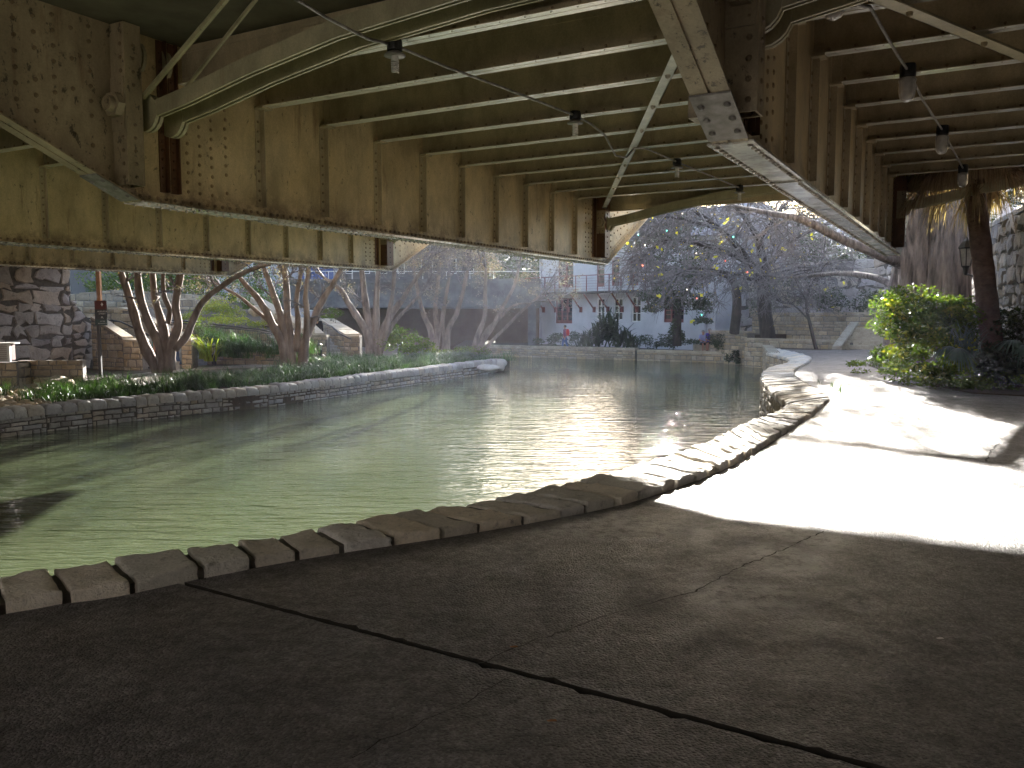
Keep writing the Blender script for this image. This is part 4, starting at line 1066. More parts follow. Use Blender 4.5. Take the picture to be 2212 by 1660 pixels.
mb = MB(); mb.tube([dp(190, 688, 35.6), dp(245, 693, 35.4), dp(262, 696, 35.2), dp(345, 735, 34.6)], .035, 6)
for u, v in ((200, 689), (245, 693), (300, 714), (340, 733)): mb.tube([dp(u, v, 35.3), dp(u, v + 14, 35.6)], .02, 5)
tag(mb.build('handrail', M['black']), 'dark metal handrail along the warm stair wall', 'handrail')
# terrace behind a railed wall
swall('terrace_wall', 300, 37.4, 655, 35.6, -.6, [(300, 690), (400, 699), (560, 718), (655, 741)], 'stone terrace wall topped by black railing behind the grasses', seed=35, thick=.5)
mb = MB(); rl = [(296, 686, 37.1), (400, 694, 36.6), (480, 703, 36.2), (560, 712, 35.8), (655, 731, 35.3)]
mb.tube([dp(*q) for q in rl], .035, 6); mb.tube([dp(u, v + 5, Y) for u, v, Y in rl], .025, 6); mb.tube([dp(u, v + 44, Y) for u, v, Y in rl], .02, 5)
for i in range(len(rl) - 1):
    for k in range(22):
        f = k / 22; u, v, Y = [rl[i][j] + (rl[i + 1][j] - rl[i][j]) * f for j in range(3)]; mb.tube([dp(u, v + 5, Y), dp(u, v + 44, Y)], .011, 4)
tag(mb.build('railing', M['black']), 'black metal railing descending behind the grasses', 'railing')
mb = MB(); g = [(xat(290, 37.7), 37.7), (xat(655, 36.2), 36.2), (xat(655, 39), 39), (xat(300, 41), 41)]
zz = [1.15, .45, .9, 1.7]; mb.prism([(x, y, -1) for x, y in g], [(x, y, z) for (x, y), z in zip(g, zz)])
g2 = [(xat(300, 41.001), 41.001), (xat(655, 39.001), 39.001), (xat(600, 50), 50), (xat(250, 52), 52)]; zz2 = [1.7, .9, 2.2, 2.9]
mb.prism([(x, y, -1) for x, y in g2], [(x, y, z) for (x, y), z in zip(g2, zz2)])
struct('terrace', mb, M['soil'])
swall('terrace_wall', 262, 43, 425, 44, .5, [(262, 660), (330, 652), (425, 648)], 'ochre sunlit garden wall on the upper terrace, curving behind the myrtle trunks', seed=36, thick=.4, capw=.6, cw=.6, ch=.3)
swall('terrace_wall', 100, 48, 480, 48, .5, [(100, 640), (200, 630), (260, 626), (480, 640)], 'long grey garden wall beneath the hedge at upper left', seed=37, thick=.4, cw=.7, ch=.35)
mb = MB(); p0, p1 = dp(540, 653, 42), dp(655, 722, 37); mb.box(p0, Vector((.5, .1, 0)), p1 - p0, Vector((0, 0, .25))); tag(mb.build('stone_kerb', M['limestone']), 'pale sloping stone kerb crossing the sunlit terrace', 'kerb')
for u, v, r_, lb in ((553, 672, .35, 'small sunlit boulder above the sloping kerb'), (588, 688, .5, 'large pinkish boulder left of the second myrtle tree')):
    mb = MB(); mb.blob(dp(u, v, 39.5), r_, r_ * .8, r_ * .75, seed=u, n=12, m=8, amp=.2); tag(mb.build('boulder', M['limestone'], smooth=True), lb, 'boulder')
# second stair
swall('stair_wall', 640, 39.5, 676, 38.1, -.5, [(640, 690), (676, 724)], 'sloping stair wall left of the second stairs, with thick grey caps', seed=41, capw=.5, thick=.5)
swall('stair_pillar', 672, 38.0, 705, 38.0, -.5, [(672, 728), (705, 728)], 'limestone pillar behind the lantern bollard', seed=42, capw=2, thick=.6, cw=.34)
swall('stair_wall', 690, 42, 745, 38.6, -.5, [(690, 692), (712, 706), (745, 726)], 'limestone wall with handrail on the right of the second stairs', seed=43, capw=.5, thick=.7)
swall('stair_pillar', 742, 38.4, 776, 38.4, -.5, [(742, 729), (776, 729)], 'limestone pillar at the right foot of the second stairs', seed=44, capw=2, thick=.6, cw=.34)
st2 = thing('stone_steps', (xat(722, 38.6), 38.6, -.5), 'stone steps climbing between the two pillars of the second stairs', 'steps')
for k in range(8):
    Y = 38.5 + .36 * k; mb = MB(); mb.abox(xat(703, Y), xat(742, Y), Y, Y + 3, -.5 + .16 * k, -.5 + .16 * (k + 1) - .001); mb.build('step', M['greystone'], st2)
mb = MB(); mb.tube([dp(708, 702, 40), dp(716, 705, 39), dp(735, 722, 38.3), dp(758, 733, 38.1)], .035, 6); tag(mb.build('handrail', M['black']), 'dark handrail on the second stair wall', 'handrail')
# bollard lights
def bollard(u, vt, vb, Y, lab):
    p = Vector((xat(u, Y), Y, zat(vb, Y))); h = zat(vt, Y) - p.z
    th = thing('bollard_light', p, lab, 'bollard', 'dark bollard lights in the left bank planting')
    mb = MB(); mb.lathe(p, [(.001, 0), (.09, 0), (.09, h * .45), (.11, h * .46), (.11, h * .5), (.001, h * .5)], 10); mb.build('post', M['black'], th)
    mb = MB(); mb.lathe(p, [(.065, h * .501), (.065, h * .82)], 8); mb.build('lamp_glass', M['glass'], th)
    mb = MB()
    for k in range(5): an = k * 2 * math.pi / 5; mb.tube([p + Vector((.085 * math.cos(an), .085 * math.sin(an), h * .501)), p + Vector((.085 * math.cos(an), .085 * math.sin(an), h * .82))], .01, 4)
    mb.lathe(p, [(.12, h * .821), (.12, h * .86), (.05, h * .95), (.02, h), (.001, h)], 10); mb.build('cap', M['black'], th)
bollard(690, 741, 772, 36.6, 'black lantern bollard in front of the second stairs pillar')
bollard(459, 742, 790, 33.6, 'dark bollard between the spiky yellow plant and the grasses')
bollard(861, 738, 768, 39, 'dark bollard right of the third myrtle tree')
# pale path, pebbles and boulders in the lower left
mb = MB(); q = [gp(-250, 835, ZLB), gp(-250, 852, ZLB), gp(60, 846, ZLB), gp(110, 836, ZLB), gp(420, 800, ZLB), gp(640, 789, ZLB), gp(640, 783, ZLB), gp(420, 794, ZLB), gp(150, 822, ZLB)]
mb.poly([(p.x, p.y, ZLB - .01) for p in q]); struct('garden_path', mb, M['palepath'])
mb = MB(); r = random.Random(5)
for k in range(700):
    u, v = r.uniform(-120, 150), r.uniform(845, 884)
    if v > 890 - (u + 120) * .06 or u > 60 + (v - 845) * 1.6: continue
    p = gp(u, v, ZLB); s_ = r.uniform(.04, .13); c = r.choice(STC); g = r.uniform(.8, 1.3)
    mb.blob(p + Vector((0, 0, r.uniform(0, .05))), s_, s_ * r.uniform(.6, 1), s_ * .55, seed=k, n=6, m=4, amp=.12, col=(c[0] * g, c[1] * g, c[2] * g))
o = mb.build('river_pebbles', M['limestone'], smooth=True); tag(o, 'bed of rounded river pebbles behind the left river wall', 'pebbles', kind='stuff')
for u, v, Y, rx, rz, mt, lb in ((115, 832, 25.2, .62, .24, 'limestone', 'flat topped boulder at the corner of the pebble bed, lit on top'), (90, 862, 22.4, .48, .26, 'limestone', 'brown rounded boulder above the left coping stones'), (128, 864, 22.0, .50, .22, 'coping', 'grey white boulder lying against the grasses')):
    mb = MB(); mb.blob(dp(u, v, Y), rx, rx * .7, rz, seed=u, n=16, m=10, amp=.22, fr=1.8); tag(mb.build('boulder', M[mt], smooth=True), lb, 'boulder')

# ------------------------------------------------------------------ plants
def blade(mb, p, az, L, w, lean, col, n=4, droop=1.0):
    dx, dy = math.cos(az), math.sin(az); pts = []; x = z = 0; an = lean
    for i in range(n + 1):
        pts.append((x, z)); x += math.sin(an) * L / n; z += math.cos(an) * L / n; an += droop * (.25 + .28 * i)
    b = len(mb.v)
    for i, (xx, zz) in enumerate(pts):
        ww = w * (1 - (i / n) ** 2 * .93) * .5; q = Vector((p.x + dx * xx, p.y + dy * xx, p.z + zz))
        mb.v.append((q.x - dy * ww, q.y + dx * ww, q.z)); mb.v.append((q.x + dy * ww, q.y - dx * ww, q.z))
    for i in range(n): mb.face((b + 2 * i, b + 2 * i + 1, b + 2 * i + 3, b + 2 * i + 2), col)
def tuft(mb, p, r, nb, L, w, rad=.12, lean=.15, droop=1.0):
    g0 = r.uniform(.7, 1.25)
    for k in range(nb):
        az = r.uniform(0, 2 * math.pi); g = g0 * r.uniform(.65, 1.35); q = p + Vector((r.gauss(0, rad), r.gauss(0, rad), 0))
        blade(mb, q, az, L * r.uniform(.6, 1.15), w, lean + r.uniform(0, .45), (g * r.uniform(.85, 1.15), g, g * r.uniform(.7, 1.1)), 4, droop)
def leaf(mb, p, r, L, W, col, d=None):
    d = d or Vector((r.gauss(0, 1), r.gauss(0, 1), r.gauss(0, .7))); d.normalize()
    s = d.cross(Vector((r.gauss(0, 1), r.gauss(0, 1), r.gauss(0, 1)))); s = s.normalized() * W / 2 if s.length > 1e-4 else Vector((W / 2, 0, 0))
    b = len(mb.v); m_ = p + d * L * .45
    mb.v += [tuple(p), tuple(m_ + s), tuple(p + d * L), tuple(m_ - s)]; mb.face((b, b + 1, b + 2, b + 3), col)
def leafcloud(mb, c, rx, ry, rz, n, L, r, shell=.55, colvar=.35, droopz=0):
    c = Vector(c); k = 0
    subs = [(Vector((r.gauss(0, .45), r.gauss(0, .45), r.gauss(0, .45))), r.uniform(.28, .5)) for _ in range(max(6, n // 130))]
    for q, sr in subs:
        g0 = r.uniform(.7, 1.25)
        if q.length > 1: q = q.normalized()
        for j in range(n // len(subs)):
            d = Vector((r.gauss(0, 1), r.gauss(0, 1), r.gauss(0, 1))).normalized() * (r.uniform(shell, 1) ** .5) * sr
            p = q + d; p = Vector((c.x + p.x * rx, c.y + p.y * ry, c.z + p.z * rz)); g = g0 * r.uniform(1 - colvar, 1 + colvar)
            leaf(mb, p, r, L * r.uniform(.6, 1.3), L * .5, (g * r.uniform(.85, 1.3), g, g * r.uniform(.6, 1.1)), Vector((r.gauss(0, 1), r.gauss(0, 1), r.gauss(-droopz, .6))))
def inward(s, d):
    p = atl(s); q = atl(min(s + .5, L[-1])); 
    if (q - p).length < .01: q = p; p = atl(s - .5)
    dd = (q - p); dd.z = 0; dd.normalize(); return Vector((atl(s).x - dd.y * d, atl(s).y + dd.x * d, ZLB))
s_start = 0
for i in range(400):
    q = atl(L[-1] * i / 400)
    if CXP + FPX * q.x / q.y > 150: s_start = L[-1] * i / 400; break
mb = MB(); r = random.Random(8)
s = s_start
while s < L[-1] - .2:
    far_f = (s - s_start) / (L[-1] - s_start)
    for d in (.75, 1.15, 1.6, 2.1, 2.7, 3.4):
        if r.random() < (.93 if d < 2.2 else .6):
            p = inward(s + r.uniform(-.2, .2), d + r.uniform(-.15, .15)); nb = 46 if far_f < .5 else 30
            tuft(mb, p, r, nb, r.uniform(.5, .85) * (1.05 if d > 1 else .7), .018 + .008 * far_f, .13)
    s += .42
o = mb.build('liriope_grass', M['grass']); tag(o, 'dense dark green strap leaved ground cover behind the left river wall', 'ground cover', kind='stuff')
def mound(name, pts, h, nb, lab, seed, w=.022, mat='grass', Lb=.8):
    mb = MB(); r = random.Random(seed)
    for (u, v, Y, n, sp) in pts:
        c = dp(u, v, Y)
        for k in range(n): tuft(mb, c + Vector((r.gauss(0, sp), r.gauss(0, sp * .6), r.uniform(-.12, .05))), r, nb, Lb * r.uniform(.7, 1.2), w, .14, .1, .9)
    o = mb.build(name, M[mat]); tag(o, lab, 'ornamental grass'); return o
mound('ornamental_grass', [(500, 770, 34, 12, .6), (540, 755, 34.5, 16, .7), (600, 760, 34.8, 12, .6), (480, 745, 35, 6, .5)], 1, 46, 'tall dark mound of arching grass before the black railing', 51, Lb=.95)
mound('ornamental_grass', [(690, 790, 34.8, 14, .7), (750, 786, 35.5, 14, .7), (650, 784, 34.5, 5, .4)], 1, 44, 'arching grass mound in front of the second stairs pillars', 52, Lb=.7)
mound('ornamental_grass', [(790, 790, 36, 10, .8), (850, 788, 37, 12, .8), (910, 784, 38, 12, .8), (970, 782, 39, 12, .8), (1040, 780, 39.6, 10, .6)], 1, 40, 'blue green grass mounds under the farther myrtle trees', 53, Lb=.7)
mound('yucca_plant', [(440, 775, 33.6, 2, .15), (432, 758, 34.2, 1, .1)], 1, 34, 'spiky yellow green plant with long arching leaves right of the narrow pillar', 54, w=.06, mat='yleaf', Lb=1.5)
mound('ornamental_grass', [(545, 665, 44, 6, .5), (560, 660, 45, 6, .5)], 1, 40, 'spiky green grass clump on the sunlit terrace beside the kerb', 55, mat='leaf', Lb=1.2)
def bush(name, blobs, mat, Lf, lab, seed, cat_='bush', kind=None):
    mb = MB(); r = random.Random(seed)
    for (u, v, Y, rx, rz, n) in blobs: leafcloud(mb, dp(u, v, Y), rx, rx * .8, rz, n, Lf, r)
    o = mb.build(name, M[mat]); tag(o, lab, cat_, kind=kind); return o
bush('bush', [(860, 735, 38.5, 1.1, .6, 1600), (900, 750, 38.2, 1.0, .5, 1400), (835, 725, 39.5, .8, .5, 900)], 'leaf', .11, 'glossy light green bush between the third and fourth myrtle trees', 61)
bush('bush', [(1010, 760, 40, 1.2, .4, 1300), (950, 768, 40, 1.0, .3, 900)], 'leaf', .09, 'low leafy bush at the foot of the fourth and fifth myrtle trees', 62)
bush('hedge', [(710, 684, 42.5, .85, .36, 2600)], 'leaf', .06, 'clipped rounded hedge above the long haired walker', 63, 'hedge')
bush('flowering_bush', [(440, 668, 41, 1.0, .5, 1500), (470, 655, 42, 1.1, .6, 1500), (500, 672, 41.5, .9, .45, 1200), (410, 690, 39, .9, .2, 700), (560, 700, 38.5, 1.1, .22, 900), (480, 692, 38.5, 1.4, .22, 1400)], 'yleaf', .08, 'bright yellow green planting on the sunlit terrace', 64)
bush('bush', [(460, 715, 36, .7, .6, 1100), (430, 722, 36, .5, .5, 600)], 'leaf', .07, 'dark green climber spilling over the black railing', 65)
bush('hedge', [(290, 610, 52, 3.2, 1.0, 2600), (380, 606, 52, 3, 1.1, 2400), (230, 618, 53, 2.5, .9, 1600), (440, 600, 55, 2.4, 1.4, 1600)], 'leaf', .16, 'dark green hedge along the street above the upper garden wall', 66, 'hedge')
bush('bush', [(540, 620, 50, 1.8, 1.5, 2200), (500, 630, 52, 1.5, 1.2, 1400), (590, 600, 52, 1.5, 1.6, 1200)], 'leaf', .13, 'sunlit green shrubs at street level behind the second myrtle tree', 67)
bush('bush', [(1195, 733, 54, 1.1, .5, 900), (1230, 728, 54, .8, .8, 700)], 'darkleaf', .14, 'dark bushes under the red window beside the walker with a red backpack', 68)
bush('bush', [(1400, 735, 51, 1.2, .5, 900), (1440, 738, 50, 1.0, .4, 600), (1500, 742, 49.5, 1.4, .3, 700)], 'darkleaf', .12, 'low green bushes along the pale facade left of the seated couple', 69)
mb = MB(); r = random.Random(70)
for u, v, n in ((1290, 735, 60), (1312, 720, 70), (1340, 735, 60), (1270, 742, 40), (1360, 742, 36), (1312, 700, 44)):
    c = dp(u, v, 51.5)
    for k in range(n):
        g = r.uniform(.6, 1.3); blade(mb, c + Vector((r.gauss(0, .35), r.gauss(0, .3), r.uniform(-.5, .1))), r.uniform(0, 6.28), r.uniform(.9, 1.6), .14, r.uniform(.1, .8), (g, g, g), 4, .7)
tag(mb.build('ginger_plant', M['darkleaf']), 'large dark fountain shaped plant before the pale facade', 'plant')
bush('hanging_foliage', [(1570, 752, 46.4, .8, .7, 1500), (1590, 775, 45.2, .6, .5, 900), (1555, 735, 46.8, .6, .4, 500)], 'darkleaf', .13, 'dark foliage hanging over the planter wall into the river', 71)
bush('bush', [(1520, 774, 47.6, .35, .25, 350)], 'yleaf', .09, 'small bright green plant at the waterline left of the planter', 72)

# ------------------------------------------------------------------ trees
def jitter(p, r, a): return p + Vector((r.gauss(0, a), r.gauss(0, a), r.gauss(0, a)))
def grow(mb, p, d, L, rad, depth, r, droop=0.0, split=(2, 3), ends=None, n=4, spread=.55, tap=.55):
    """recursive twig: returns the tip points in ends"""
    pts = [p]; seg = 3; q = p.copy(); dd = d.normalized()
    for i in range(seg):
        dd = (dd + Vector((r.gauss(0, .14), r.gauss(0, .14), r.gauss(0, .12) - droop * .12))).normalized(); q = q + dd * L / seg; pts.append(q)
    mb.tube(pts, [rad * (1 - .55 * i / seg) for i in range(seg + 1)], 3 if rad < .02 else n, cap=False)
    if depth <= 0:
        if ends is not None: ends.append(q)
        return
    for k in range(r.randint(*split)):
        f = r.uniform(.45, 1); b = pts[int(f * seg)] if f < .99 else q
        nd = (dd + Vector((r.gauss(0, spread), r.gauss(0, spread), r.gauss(.05, spread) - droop * .25))).normalized()
        grow(mb, b, nd, L * r.uniform(.55, .85), rad * tap, depth - 1, r, droop, split, ends, n, spread, tap)
def myrtle(base, Y, stems, lab, seed, seeds=True, top=3, sc=1.0, cloud=None):
    r = random.Random(seed); bp = dp(base[0], base[1], Y)
    th = thing('crape_myrtle', bp, lab, 'tree', 'crape myrtle trees in a row on the left bank')
    tr = MB(); tw = MB(); ends = []
    for si, st in enumerate(stems):
        yo = r.uniform(-.5, .5); pts = []; n = len(st['p'])
        for i, (u, v) in enumerate(st['p']):
            pts.append(dp(u, v, Y + yo * i / n))
        pts = cat(pts, 4); m_ = len(pts); r0, r1 = st['r']
        rad = [(r0 + (r1 - r0) * i / (m_ - 1)) * (1 + .10 * mnoise.noise(pts[i] * 2.5)) for i in range(m_)]
        b0 = len(tr.v); tr.tube(pts, rad, 10)
        for vi in range(b0, len(tr.v)):                     # fluted, lumpy bark
            q = Vector(tr.v[vi]); ctr = pts[min((vi - b0) // 10, m_ - 1)]; k = mnoise.noise(Vector((q.x * 5, q.y * 5, q.z * .9))); tr.v[vi] = tuple(q + (q - ctr) * .28 * k)
        d = (pts[-1] - pts[-4]).normalized()
        for k in range(4): grow(tw, pts[-1], (d + Vector((r.gauss(0, .4), r.gauss(0, .4), .25))), r.uniform(.9, 1.5) * sc, r1 * .75, top, r, .0, (2, 3), ends)
        for k in range(2):
            j = r.randint(m_ // 2, m_ - 2); grow(tw, pts[j], Vector((r.gauss(0, .7), r.gauss(0, .7), .7)), r.uniform(.6, 1.1) * sc, r1 * .5, top - 1, r, 0, (2, 3), ends)
    tr.build('trunk', M['myrtle'], th, smooth=True); tw.build('branches', M['twig'] if seeds else M['myrtle'], th)
    if seeds:
        sd = MB()
        for e in ends:
            if r.random() < .55:
                for k in range(7):
                    g = r.uniform(.6, 1.3); leaf(sd, jitter(e, r, .09), r, .09, .07, (g, g, g))
        if cloud:
            for cl in cloud: leafcloud(sd, dp(*cl[:3]), cl[3], cl[3] * .8, cl[4], cl[5], .085, r, 0.1, .4)  # some clouds are unseen crown parts added to shade the water
        sd.build('seed_heads_and_shade', M['seed'], th)
myrtle((345, 806), 31, [dict(p=[(340, 806), (318, 760), (300, 715), (285, 665), (270, 615), (250, 560)], r=(.22, .11)), dict(p=[(352, 806), (345, 750), (325, 705), (305, 650), (298, 600), (296, 550)], r=(.2, .10)),
    dict(p=[(362, 806), (360, 760), (350, 700), (336, 650), (330, 600), (322, 550)], r=(.2, .1)), dict(p=[(368, 800), (372, 745), (385, 705), (380, 660), (388, 600), (398, 550)], r=(.2, .11)),
    dict(p=[(362, 700), (366, 670), (355, 640), (352, 600), (356, 560)], r=(.1, .08)), dict(p=[(378, 755), (402, 728), (418, 690), (440, 650), (480, 618), (530, 588), (585, 570)], r=(.16, .07))], 'leftmost bare myrtle tree with thick forking trunks, standing before the striped shirt man', 81, cloud=[(380, 520, 31, 3.4, 1.1, 2600), (560, 520, 31.5, 1.8, .8, 900)])
myrtle((628, 800), 33, [dict(p=[(618, 800), (610, 745), (588, 700), (560, 650), (530, 615), (505, 585)], r=(.2, .08)), dict(p=[(622, 800), (618, 740), (608, 690), (592, 640), (570, 580)], r=(.2, .09)), dict(p=[(630, 800), (628, 740), (622, 680), (618, 620), (612, 560)], r=(.19, .1)),
    dict(p=[(652, 800), (655, 750), (672, 705), (690, 660), (716, 620), (735, 585)], r=(.2, .09)), dict(p=[(656, 800), (660, 750), (664, 690), (660, 640), (668, 580)], r=(.16, .08)), dict(p=[(640, 760), (644, 700), (640, 650), (650, 590)], r=(.13, .08)), dict(p=[(612, 720), (575, 690), (540, 660), (515, 640), (480, 620)], r=(.09, .05))], 'second bare myrtle tree from the left, two leaning trunks above the grass', 82, cloud=[(600, 500, 33, 3.4, 1.2, 3600)])
myrtle((805, 770), 38, [dict(p=[(800, 770), (795, 725), (775, 690), (752, 655), (735, 625), (700, 600)], r=(.22, .07)), dict(p=[(803, 770), (800, 720), (792, 670), (785, 620), (780, 570)], r=(.2, .1)), dict(p=[(812, 770), (812, 720), (812, 670), (815, 610), (820, 560)], r=(.2, .1)),
    dict(p=[(818, 770), (825, 720), (845, 680), (868, 650), (890, 615), (915, 580)], r=(.2, .08)), dict(p=[(820, 765), (835, 715), (842, 670), (850, 620), (852, 560)], r=(.15, .08)), dict(p=[(828, 740), (850, 700), (880, 665), (905, 640)], r=(.1, .06))], 'third bare myrtle tree, fanning out above the green bush', 83, cloud=[(790, 480, 38, 3.8, 1.3, 3800), (880, 560, 38, 1.6, .8, 700)])
myrtle((955, 760), 42, [dict(p=[(935, 762), (930, 715), (915, 680), (905, 640), (895, 590)], r=(.17, .08)), dict(p=[(940, 762), (945, 715), (940, 670), (945, 620), (950, 565)], r=(.17, .08)), dict(p=[(965, 762), (968, 715), (985, 680), (998, 640), (1010, 585)], r=(.16, .08)), dict(p=[(960, 755), (955, 700), (962, 650), (970, 600)], r=(.14, .07))], 'fourth bare myrtle tree, with pale seed heads just left of the tip of the bank', 84, top=4, cloud=[(940, 540, 42, 2.6, 1.1, 1300), (860, 430, 42, 3.4, 1.5, 3400), (980, 430, 43, 2.2, 1.3, 1800)], sc=1.2)  # the two high clouds hide behind the bridge, added to shade the water
myrtle((1030, 770), 40, [dict(p=[(1018, 772), (1030, 730), (1045, 690), (1048, 640), (1050, 580)], r=(.15, .08)), dict(p=[(1025, 772), (1045, 735), (1065, 705), (1085, 665), (1110, 620), (1120, 580)], r=(.13, .06)), dict(p=[(1035, 772), (1060, 740), (1095, 705), (1130, 670), (1165, 640)], r=(.1, .05)), dict(p=[(1030, 760), (1050, 715), (1078, 690), (1110, 660), (1150, 655)], r=(.08, .05))], 'rightmost myrtle tree leaning over the river beside the far building', 85, top=3, cloud=[(1050, 560, 40, 1.7, 1.0, 900), (1125, 600, 39.5, .7, .5, 160), (1050, 430, 42, 3.2, 1.5, 3800)], sc=1.25)  # the last cloud is hidden, added to darken the water at left

# cypress with two heavy trunks
cy = thing('cypress_tree', (xat(2020, 25), 25, 0), 'massive furrowed cypress tree with twin trunks and a limb reaching left over the river', 'tree')
def bigtrunk(mb, pts, rad, n=28, amp=.16):
    pts = cat([Vector(p) for p in pts], 7); m_ = len(pts); rad = [rad[0] + (rad[1] - rad[0]) * i / (m_ - 1) for i in range(m_)]
    b0 = len(mb.v); mb.tube(pts, rad, n)
    for vi in range(b0, len(mb.v)):
        q = Vector(mb.v[vi]); ctr = pts[min((vi - b0) // n, m_ - 1)]; dd = (q - ctr); an = math.atan2(dd.y, dd.x)
        k = abs(mnoise.noise(Vector((math.cos(an) * 4, math.sin(an) * 4, q.z * .35)))) * 2 + .5 * mnoise.noise(Vector((math.cos(an) * 9, math.sin(an) * 9, q.z * .8)))
        mb.v[vi] = tuple(q + dd * amp * (k - .4))
mb = MB(); bigtrunk(mb, [dp(2000, 800, 25.4), dp(1990, 660, 25.4), dp(1982, 540, 25.4), dp(1968, 400, 25.2), dp(1955, 250, 25)], (.62, .46), 40); bigtrunk(mb, [dp(2055, 800, 24.6), dp(2050, 660, 24.6), dp(2052, 540, 24.6), dp(2062, 400, 24.8), dp(2075, 200, 25)], (.62, .44), 40); bigtrunk(mb, [dp(1925, 760, 26.5), dp(1935, 640, 26.5), dp(1950, 540, 26.5), dp(1950, 380, 26.5), dp(1945, 250, 26.5)], (.25, .2))
mb.build('trunk', M['cypress'], cy, smooth=True)
mb = MB(); tw = MB(); yl = MB(); r = random.Random(90)
limbs = [([(1995, 610, 25.2), (1950, 572, 25.6), (1900, 552, 25), (1820, 518, 24.6), (1735, 476, 24.3), (1670, 462, 26), (1600, 448, 28.6), (1540, 430, 32)], (.19, .04)),
         ([(1960, 640, 26.2), (1890, 600, 28), (1800, 592, 32), (1700, 600, 36), (1620, 590, 40)], (.13, .03)),
         ([(2070, 400, 25), (2150, 300, 27), (2300, 200, 29)], (.2, .06))]
ends = []
for pts, (r0, r1) in limbs:
    P4 = cat([dp(*q) for q in pts], 5); m_ = len(P4); bigtrunk(mb, [dp(*q) for q in pts], (r0, r1), 18, .22)
    high = pts[-1][1] < 260
    for i in range(int(m_ * .6), m_):
        for k in range(1 if high or (i < m_ * .85 and pts[0][1] == 610) else 2):
            d = (P4[i] - P4[i - 1]).normalized(); grow(tw, P4[i], d * .7 + Vector((r.gauss(-.15, .7), r.gauss(0, .7), r.gauss(0, .5))), r.uniform(.9, 1.6), .034, 2 if high else 3, r, .75, (2, 3), ends, 3, .6, .66)
mb.build('limbs', M['cypress'], cy, smooth=True); tw.build('twigs', M['twig'], cy)
for e in ends:
    if r.random() < .003:
        for k in range(2): leaf(yl, jitter(e, r, .03), r, .17, .13, (1, 1, 1))
    elif r.random() < .16:
        leaf(yl, jitter(e, r, .03), r, .05, .04, (.55, .45, .6))
yl.build('leaves', M['yellow'], cy)
bt = thing('bare_tree', dp(1655, 735, 43.5), 'wide bare tree with masses of fine grey twigs and few yellow leaves above the planter', 'tree')
mb = MB(); tw = MB(); yl = MB(); e2 = []
BL_ = [([(1662, 748, 43.5), (1654, 690, 43.5), (1648, 640, 43.5), (1650, 590, 43.3), (1640, 520, 43)], (.42, .2)), ([(1648, 620, 43.5), (1615, 560, 42.5), (1560, 500, 41.5), (1490, 450, 41), (1440, 435, 41)], (.2, .05)),
    ([(1650, 590, 43.3), (1570, 545, 42), (1470, 520, 41), (1420, 530, 40.5), (1400, 555, 40)], (.16, .04)), ([(1645, 610, 43.3), (1570, 590, 42), (1500, 580, 41), (1460, 595, 40)], (.12, .03)),
    ([(1650, 590, 43.3), (1700, 530, 43), (1770, 490, 43), (1850, 460, 43)], (.16, .05)), ([(1640, 520, 43), (1600, 460, 43), (1540, 410, 43), (1480, 380, 43)], (.14, .04)), ([(1640, 520, 43), (1690, 450, 43), (1740, 400, 43)], (.12, .04)), ([(1560, 500, 41.5), (1500, 480, 40.5), (1440, 470, 40), (1410, 490, 39.5)], (.08, .03)), ([(1650, 600, 43.3), (1720, 580, 42), (1800, 570, 41.5)], (.08, .03))]
for pts, (r0, r1) in BL_:
    P4 = cat([dp(*q) for q in pts], 5); m_ = len(P4); mb.tube(P4, [r0 + (r1 - r0) * i / (m_ - 1) for i in range(m_)], 9)
    for i in range(4 if pts[0][1] > 700 else 3, m_):
        if pts[0][1] > 700 and i < m_ * .7: continue
        for k in range(3):
            d = (P4[i] - P4[i - 1]).normalized(); grow(tw, P4[i], d * .8 + Vector((r.gauss(-.1, .8), r.gauss(-.2, .6), r.gauss(0, .5))), r.uniform(1.2, 2.0), .05, 3, r, .6, (2, 3) if pts[0][0] > 1600 and k < 2 else (1, 2), e2, 3, .62, .62)
mb.build('trunk', M['darkbark'], bt, smooth=True); tw.build('twigs', M['twig'], bt)
for e in e2:
    q = r.random()
    if q < .010:
        for k in range(2): leaf(yl, jitter(e, r, .05), r, .22, .18, (1, 1, 1))
    elif q < .14: leaf(yl, jitter(e, r, .05), r, .09, .07, (.55, .45, .6))
yl.build('leaves', M['yellow'], bt)
print('twig faces', len(tw.f))
# tiny coloured string lights in the twigs
for ci, (col, cn, nn) in enumerate((((.1, .9, .6), 'green', 5), ((1, .15, .08), 'red', 5), ((1, .85, .6), 'warm white', 8))):
    t = NT('fairy_light_' + cn.replace(' ', '_')); t.b.inputs['Emission Color'].default_value = (*col, 1); t.b.inputs['Emission Strength'].default_value = 1.6; t.out(col, .3)
    mb = MB()
    for k in range(nn):
        e = r.choice(e2)
        for q in range(20):
            u_ = CXP + FPX * e.x / e.y
            if 1340 < u_ < 1640 and e.z < 7: break
            e = r.choice(e2)
        mb.blob(e, .025, .025, .035, seed=k, n=6, m=4, amp=0)
    mb.build('fairy_lights', t.mat, bt)

